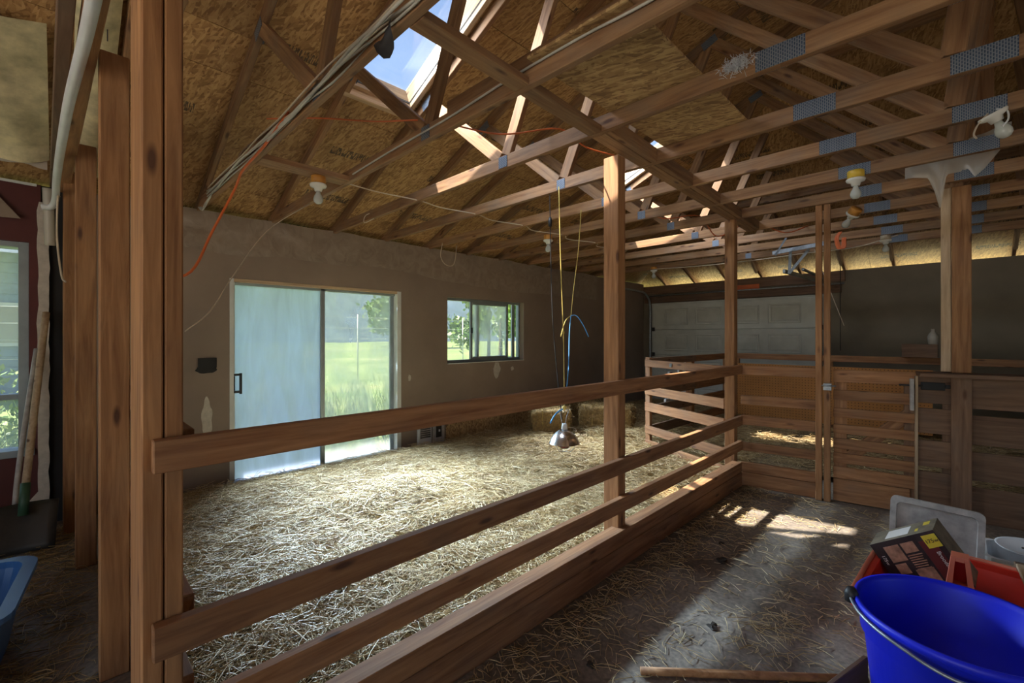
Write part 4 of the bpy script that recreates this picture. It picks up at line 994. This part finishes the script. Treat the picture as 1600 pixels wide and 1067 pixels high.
tb = thing('wall_trim_strip', (XW+.01, -.5, 2.55), 'narrow white trim strip along the top of the red wall', 'trim')
board('strip', (XW+.012, -1.4, 2.575), (XW+.012, -.12, 2.55), .02, .012, 'whitealu', tb)
sb = thing('paper_scrap', (XW+.02, -.25, 2.4), 'torn triangular scrap of paper hanging at the top of the red wall', 'paper')
bm = bmesh.new(); a = [bm.verts.new(v) for v in ((XW+.02, -.62, 2.55), (XW+.02, -.36, 2.50), (XW+.045, -.20, 2.28), (XW+.04, -.46, 2.27))]; bm.faces.new(a)
r = bmesh.ops.extrude_face_region(bm, geom=bm.faces[:]); bmesh.ops.translate(bm, vec=(.003, 0, 0), verts=[v for v in r['geom'] if isinstance(v, bmesh.types.BMVert)]); bm_obj('scrap', bm, 'film', sb)
sh = thing('snow_shovel', (-4.4, -.17, 0), 'long-handled scoop shovel leaning against the red wall', 'shovel')
tube('handle', [(-4.83, -.07, 1.60), (-4.62, -.12, .95), (-4.42, -.165, .36)], .021, 'pale', sh, 10); tube('socket', [(-4.44, -.16, .44), (-4.38, -.17, .24)], .026, 'shovelgreen', sh, 10)
V = []; F = []
for i in range(9):
    for j in range(9):
        u, v = i/8-.5, j/8; V.append((-4.42+.16*v-.05*math.cos(u*2.6), -.17+.42*u*(.8+.2*v)-.06*v, .30-.285*v+.02*math.sin(v*3)))
for i in range(8):
    for j in range(8): a = i*9+j; F.append((a, a+9, a+10, a+1))
o = np_mesh('blade', V, F, 'shoveldark', sh, smooth=True); md = o.modifiers.new('t', 'SOLIDIFY'); md.thickness = .006
s2 = thing('fork_handle', (-4.6, -.2, 0), 'thin grey tool handle leaning behind the scoop shovel', 'tool')
tube('handle', [(-4.86, -.12, 1.33), (-4.62, -.2, .5), (-4.50, -.22, .06)], .015, 'greyplastic', s2, 8)
# blue tote corner
def rounded_tub(name, cx, cy, z0, z1, hx, hy, r, wall, mat, rim=.02, taper=.85, rimmat=None, rz=0, parent=None):
    bm = bmesh.new(); rings = []
    def ring(hx_, hy_, rr, z):
        out = []
        for qx, qy, a0 in ((1, 1, 0), (-1, 1, 90), (-1, -1, 180), (1, -1, 270)):
            for k in range(6):
                a = math.radians(a0+90*k/5); out.append(bm.verts.new((qx*(hx_-rr)+rr*math.cos(a), qy*(hy_-rr)+rr*math.sin(a), z)))
        return out
    prof = [(taper, z0), (1, z1-.02), (1+rim/hx, z1-.022), (1+rim/hx, z1), (1-wall/hx, z1), (1-wall/hx, z1-.03), (taper-wall/hx, z0+wall)]
    for sc, z in prof: rings.append(ring(hx*sc, hy*sc, r*sc, z))
    n = len(rings[0])
    for a, b in zip(rings, rings[1:]):
        for k in range(n): bm.faces.new((a[k], a[(k+1) % n], b[(k+1) % n], b[k]))
    bm.faces.new(rings[0][::-1]); bm.faces.new(rings[-1]); bmesh.ops.recalc_face_normals(bm, faces=bm.faces)
    return bm_obj(name, bm, mat, parent, Matrix.Translation((cx, cy, 0)) @ Matrix.Rotation(rz, 4, 'Z'))
bt = thing('blue_tote', (-2.86, -.50, 0), 'blue plastic tote with rounded rim at the left edge beside the partition', 'tote')
rounded_tub('tub', -2.93, -.50, .0, .35, .33, .37, .10, .012, 'bluetote', .03, .85, parent=bt, rz=-.1)

# ------------------------------------------------------------------ right foreground
bk = thing('blue_bucket', (0, 2.10, 0), 'large royal blue plastic muck bucket with a wire bail handle', 'bucket')
lathe('tub', [(0, .0), (.205, .0), (.215, .02), (.252, .38), (.262, .385), (.264, .455), (.278, .46), (.283, .475), (.279, .49), (.268, .488), (.262, .47), (.252, .40), (.244, .385), (.208, .03), (0, .02)], 'blueplastic', (0, 2.1, 0), bk, 64)
pv = Vector((-.262, 2.02, .47)); pv2 = Vector((.262, 2.02, .47))
pts = [pv+Vector((-.012, .01, .005))]
for k in range(0, 13):
    a = math.radians(197+(343-197)*k/12); dip = .02*math.sin(k/12*math.pi)+.022*math.exp(-((k-6)/1.6)**2)
    pts.append(Vector((.292*math.cos(a), 2.1+.292*math.sin(a), .478-dip)))
pts.append(pv2+Vector((.012, .01, .005)))
tube('bail_handle', pts, .0055, 'steel', bk, 8, 4)
lathe('bail_ear', [(0, -.022), (.02, -.02), (.022, .012), (.012, .03), (0, .03)], 'blackrub', pv+Vector((-.018, .01, .01)), bk, 12); lathe('bail_ear', [(0, -.022), (.02, -.02), (.022, .012), (.012, .03), (0, .03)], 'blackrub', pv2+Vector((.018, .01, .01)), bk, 12)

ry = thing('red_cart', (.02, 2.95, 0), 'red plastic tray cart behind the blue bucket', 'tray')
rounded_tub('tray', .05, 2.95, .03, .235, .37, .47, .09, .012, 'redplastic', .02, .88, parent=ry, rz=-.06)
rounded_tub('tray_rim', .05, 2.95, .228, .245, .385, .485, .095, .03, 'redrim', .006, 1.0, parent=ry, rz=-.06) if False else None
tube('tray_lip', [(-.36, 2.55, .238), (-.33, 3.2, .238), (-.27, 3.38, .238), (.1, 3.43, .238), (.42, 3.36, .238)], .011, 'redrim', ry, 8)
cdh = thing('red_caddy_handle', (.0, 2.86, .2), 'red caddy with a tapered handle opening standing in the tray', 'caddy')
bm = bmesh.new()
def quad_prism(bm, P_, t):
    a = [bm.verts.new(p) for p in P_]; b = [bm.verts.new(Vector(p)+Vector((0, t, 0))) for p in P_]; n = len(P_)
    bm.faces.new(a); bm.faces.new(b[::-1])
    for i in range(n): bm.faces.new((a[i], b[i], b[(i+1) % n], a[(i+1) % n]))
cx_, cy_ = .0, 2.80; top = .445
quad_prism(bm, [(cx_-.058, cy_, .20), (cx_-.028, cy_, top), (cx_-.014, cy_, top), (cx_-.034, cy_, .20)], .07)
quad_prism(bm, [(cx_+.034, cy_, .20), (cx_+.014, cy_, top), (cx_+.028, cy_, top), (cx_+.058, cy_, .20)], .07)
quad_prism(bm, [(cx_-.014, cy_, top-.02), (cx_-.014, cy_, top), (cx_+.014, cy_, top), (cx_+.014, cy_, top-.02)], .07)
quad_prism(bm, [(cx_-.03, cy_, .30), (cx_-.028, cy_, .32), (cx_+.028, cy_, .32), (cx_+.03, cy_, .30)], .07)
bmesh.ops.recalc_face_normals(bm, faces=bm.faces); bm_obj('handle_frame', bm, 'redrim', cdh)
block('caddy_wall', (cx_-.05, cy_+.005, .05), (cx_+.05, cy_+.065, .295), 'redplastic', cdh); block('caddy_back', (cx_-.022, cy_+.055, .31), (cx_+.022, cy_+.064, .43), 'redplastic', cdh)
# carton
from mathutils import Euler
CR = Matrix.Rotation(-.0961, 4, 'Z') @ Matrix.Rotation(-.578, 4, 'Y') @ Matrix.Rotation(.0614, 4, 'X'); CW = Matrix.Translation((-.1404, 3.173, .2675)) @ CR
sx, sy, sz = .2998, .1885, .2733
ct = thing('lamp_carton', (-.14, 3.17, .1), 'dark printed cardboard carton with yellow label tilted in the red tray', 'box')
def cpart(name, lo, hi, mat, parent=ct):
    lo = Vector(lo); hi = Vector(hi); dd = hi-lo
    return link(name, box_mesh(name, dd.x, dd.y, dd.z, .0006, mat), None, parent, CW @ Matrix.Translation((lo+hi)/2))
body = cpart('carton_body', (-sx/2, -sy/2, -sz/2), (sx/2, sy/2, sz/2), 'cardtop')
f = -sy/2; cpart('front_print', (-sx/2, f-.0008, -sz/2), (sx/2, f, sz/2), 'carddark', body)
cpart('print_field', (.06, f-.0014, -.13), (.125, f-.0008, .10), 'cardmaroon', body); cpart('yellow_label', (.085, f-.002, .06), (.145, f-.0014, .122), 'yellowprint', body)
for (a, b, c2, e2) in ((-.10, -.03, .03, .11), (-.02, .04, .06, .11), (-.03, .05, -.12, -.02), (-.10, -.05, -.03, .02)): cpart('picture', (a, f-.0016, c2), (b, f-.0008, e2), 'cardtan', body)
for q in range(7): cpart('print_line', (-.02, f-.002, .045-.011*q), (.045-.004*(q % 3), f-.0016, .050-.011*q), 'cardtan', body)
cpart('top_print', (-.08, -.06, sz/2), (.03, .06, sz/2+.0006), 'whiteprint', body); cpart('top_print', (.06, -.05, sz/2), (.075, -.01, sz/2+.0006), 'yellowprint', body); cpart('top_print', (.09, .02, sz/2), (.12, .07, sz/2+.0006), 'yellowprint', body)
def lettering(txt, size, mw, mat, parent):
    cu = bpy.data.curves.new('lettering', 'FONT'); cu.body = txt; cu.size = size; cu.extrude = .0004; cu.align_x = 'CENTER'; cu.align_y = 'CENTER'
    tmp = bpy.data.objects.new('tmp', cu); COL.objects.link(tmp); bpy.context.view_layer.update()
    me = bpy.data.meshes.new_from_object(tmp.evaluated_get(bpy.context.evaluated_depsgraph_get())); bpy.data.objects.remove(tmp)
    me.materials.clear(); return link('lettering', me, mat, parent, mw)
FC = Matrix.Rotation(math.pi/2, 4, 'X')
lettering('175w', .026, CW @ Matrix.Translation((.115, f-.0024, .091)) @ FC, 'carddark', body)
lettering('175w', .022, CW @ Matrix.Translation((-.125, f-.0024, .05)) @ FC @ Matrix.Rotation(-math.pi/2, 4, 'Z'), 'whiteprint', body)
lettering('Brooder', .024, CW @ Matrix.Translation((.11, f-.0024, -.0)) @ FC @ Matrix.Rotation(-math.pi/2, 4, 'Z'), 'whiteprint', body)
# grey lid
ld = thing('grey_bin_lid', (-.11, 3.52, 0), 'dusty grey plastic bin lid leaning upright behind the carton', 'lid')
bm = bmesh.new(); n_ = []
for qx, qz, a0 in ((1, 1, 0), (-1, 1, 90), (-1, -1, 180), (1, -1, 270)):
    for k in range(5): a = math.radians(a0+22.5*k); n_.append(((.20-.03)*qx+.03*math.cos(a), (.225-.03)*qz+.03*math.sin(a)))
fv = [bm.verts.new((x, 0, z)) for x, z in n_]; iv = [bm.verts.new((x*.86, -.0, z*.86)) for x, z in n_]; jv = [bm.verts.new((x*.84, .014, z*.84)) for x, z in n_]; bv = [bm.verts.new((x, .03, z)) for x, z in n_]; m_ = len(n_)
for i in range(m_):
    j = (i+1) % m_; bm.faces.new((fv[i], fv[j], iv[j], iv[i])); bm.faces.new((iv[i], iv[j], jv[j], jv[i])); bm.faces.new((fv[j], fv[i], bv[i], bv[j]))
bm.faces.new(jv); bm.faces.new(bv[::-1]); bmesh.ops.recalc_face_normals(bm, faces=bm.faces)
LW = Matrix.Translation((-.105, 3.54, .232)) @ Matrix.Rotation(.03, 4, 'Y') @ Matrix.Rotation(-.12, 4, 'X')
bm_obj('lid_panel', bm, 'greyplastic', ld, LW)
link('label_strip', box_mesh('label_strip', .16, .002, .05, 0, 'greenprint'), None, ld, LW @ Matrix.Translation((.09, -.004, -.10)))
# white things on the right
wt = thing('white_feeder', (.24, 3.85, 0), 'white plastic trough with an oval scoop lid at the right edge', 'trough')
rounded_tub('trough', .30, 3.80, 0, .20, .20, .16, .05, .01, 'whiteplastic', .015, .9, parent=wt)
bm = lathe_bm([(0, .0), (.07, .0), (.10, .008), (.108, .02), (.10, .018), (.07, .008), (0, .006)], 28); bm_obj('scoop_lid', bm, 'whiteplastic', wt, Matrix.Translation((.30, 3.78, .235)) @ Matrix.Rotation(.15, 4, 'X') @ Matrix.Scale(1.5, 4, (1, 0, 0)), True)
lathe('screw', [(0, .0), (.008, 0), (.008, .006), (0, .006)], 'shoveldark', (.25, 3.77, .245), wt, 8)
cp = thing('cream_tub', (.15, 3.52, 0), 'small cream plastic tub between the grey lid and the white trough', 'tub')
lathe('tub', [(0, 0), (.075, 0), (.085, .15), (.092, .155), (.092, .19), (.08, .195), (.0, .195)], 'cream', (.20, 3.525, 0), cp, 28)
pk = thing('plank', (.3, 3.0, .2), 'rough plank lying across the red tray at the right edge', 'plank')
board('plank_board', (.245, 3.40, .27), (.29, 2.45, .27), .09, .02, 'pale', pk, up=(1, 0, 0)); board('crosspiece', (.20, 3.44, .25), (.44, 3.46, .25), .02, .09, 'stall', pk)
sk_ = thing('broom_handle', (-.4, 2.2, 0), 'wooden broom handle lying on the floor by the blue bucket', 'broom')
tube('handle', [(-.95, 1.72, .018), (-.27, 2.33, .018)], .016, 'fir_post', sk_, 10)
bb = thing('base_plank', (-.2, 2.2, 0), 'worn brown plank standing on edge against the blue bucket', 'plank')
board('plank_board', (-.29, 2.12, .0), (-.262, 2.22, .40), .05, .018, 'stall', bb, up=(0, 1, 0)) if False else board('plank_board', (-.35, 2.0, .065), (-.27, 2.30, .065), .13, .018, 'stall', bb)

# ------------------------------------------------------------------ outdoors
V = []; F = []; n = 60
xs_ = [-5.15-95*(i/n)**1.8 for i in range(n+1)]; ys_ = [-60+140*j/n for j in range(n+1)]
for x in xs_:
    for y in ys_: V.append((x, y, -.03+max(0, -x-10)*.012+.12*mnoise.noise(Vector((x*.15, y*.15, 0)))*min(1, max(0, (-x-6)/4))))
for i in range(n):
    for j in range(n): a = i*(n+1)+j; F.append((a, a+1, a+n+2, a+n+1))
o = np_mesh('meadow_ground', V, F, 'meadow', None, smooth=True); o['kind'] = 'structure'
bm = bmesh.new(); add_box(bm, (-5.1, YB+.15, -.15), (40, 60, -.04)); add_box(bm, (-5.1, -60, -.15), (40, YF-.16, -.04)); add_box(bm, (XR+.16, YF-.16, -.15), (40, YB+.15, -.04))
o = bm_obj('gravel_yard', bm, 'concrete_apron'); o['kind'] = 'structure'
# distant wooded hill
V = []; F = []; n = 80
for i in range(n+1):
    for j in range(7):
        y = -90+230*i/n; v = j/6; h = 15+5*mnoise.noise(Vector((y*.03, 0, 3)))+1.5*mnoise.noise(Vector((y*.2, 0, 9)))
        V.append((-62-30*v, y, .3+h*math.sin(v*math.pi/2)+.8*mnoise.noise(Vector((y*.4, v*6, 1)))))
for i in range(n):
    for j in range(6): a = i*7+j; F.append((a, a+1, a+8, a+7))
o = np_mesh('wooded_hill', V, F, 'hill', None, smooth=True); o['kind'] = 'structure'
# tall grass by the door
n = 9000; X_ = -5.35-RNG.exponential(1.6, n); Y_ = RNG.uniform(-2, 9, n); a = RNG.uniform(0, 6.28, n); e = RNG.uniform(1.0, 1.5, n)
D_ = np.stack([np.cos(a)*np.cos(e), np.sin(a)*np.cos(e), np.sin(e)], 1); Ln = RNG.uniform(.15, .42, n)*(1+.6*(RNG.random(n) < .08))
C_ = np.stack([X_, Y_, Ln*.45-.03], 1); o = stalks('tall_grass', C_, D_, Ln, RNG.uniform(.003, .006, n), 'grass', RNG.random(n)); tag(o, 'tall green grass growing outside the glass door', 'grass', kind='stuff')
# pasture fence
pf_ = thing('pasture_fence', (-14, 6, 0), 'pale wire and post fence across the meadow outside the glass door', 'fence')
for yy in (-2.0, 2.4, 6.9, 11.3, 15.8, 20): tube('post', [(-14, yy, 0), (-14, yy, 2.15)], .022, 'whitealu', pf_, 8)
for zz in (.95, 1.35, 1.7, 2.05): tube('wire', [(-14, -2, zz), (-14, 20, zz)], .007, 'whitealu', pf_, 5)
# trees
def leaf_mesh(seed, nb, nl, spread, z0, z1, size):
    r = np.random.default_rng(seed); C = np.stack([r.normal(0, spread, nb), r.normal(0, spread, nb), r.uniform(z0, z1, nb)], 1)
    P = C[r.integers(0, nb, nl)]+r.normal(0, spread*.32, (nl, 3)); A_ = r.normal(0, 1, (nl, 3)); A_ /= np.linalg.norm(A_, axis=1)[:, None]
    B_ = np.cross(A_, r.normal(0, 1, (nl, 3))); B_ /= np.linalg.norm(B_, axis=1)[:, None]; s_ = r.uniform(.6, 1.2, nl)[:, None]*size
    V = np.stack([P-A_*s_, P+B_*s_*.6, P+A_*s_, P-B_*s_*.6], 1).reshape(-1, 3); V[:, 2] = np.maximum(V[:, 2], .05)
    return V, np.arange(nl*4).reshape(-1, 4), np.repeat(r.random(nl), 4)
TREES = [(-13.5, 12.2, 4.2, 'round-crowned tree seen through the left half of the slider window'), (-17, 19.5, 6.0, 'slim-trunked tree in the middle of the slider window view'), (-9.5, 11.6, 4.0, 'bright leafy tree at the right edge of the slider window'),
         (-22, 21, 7, 'taller tree behind the others through the slider window'), (-26, 29, 7, 'far tree at the right of the meadow'), (-40, 24, 8, 'farthest tree beyond the meadow'), (-38, 2, 7, 'far tree behind the fogged door pane')]
for k, (tx, ty, th, lab) in enumerate(TREES):
    t_ = thing('broadleaf_tree', (tx, ty, 0), lab, 'tree', 'trees beyond the meadow')
    tube('trunk', [(tx, ty, -.1), (tx+.05, ty, th*.3), (tx-.05, ty+.1, th*.75)], .09, 'bark', t_, 8, rad=lambda u, th=th: .022*th*(1-.7*u))
    V, F, tn = leaf_mesh(k+3, 16, 2600, th*.17, th*.28, th*.95, .035*th)
    V = V+np.array([tx, ty, 0]); np_mesh('crown', V, F, 'leaves', t_, tn)
bs = thing('leafy_bush', (-8.6, -.45, 0), 'bright leafy bush outside the red wall window', 'bush')
V, F, tn = leaf_mesh(77, 14, 3000, .5, .1, 1.0, .05); np_mesh('foliage', V+np.array([-8.6, -.75, 0]), F, 'leaves', bs, np.clip(tn+.2, 0, 1)); tube('stem', [(-8.6, -.75, 0), (-8.6, -.75, .5)], .03, 'bark', bs)
hs = thing('neighbour_house', (-17, -2, 0), 'blue-grey clad house seen through the red wall window', 'house')
for q in range(14): board('siding_board', (-15.5, -7, .12+.24*q), (-15.5, 1.2, .12+.24*q), .235, .03, 'siding', hs, bev=.006)
block('wall_core', (-20, -7, 0), (-15.52, 1.2, 3.36), 'siding', hs); f_ = block('window_frame', (-15.47, -1.9, 1.2), (-15.42, -.4, 2.2), 'whitealu', hs); block('window_pane', (-15.42, -1.8, 1.28), (-15.41, -.5, 2.12), 'clearfilm', f_)
board('roof', (-14.9, -7.3, 3.5), (-14.9, 1.5, 3.5), .12, 1.4, 'roofing', hs)
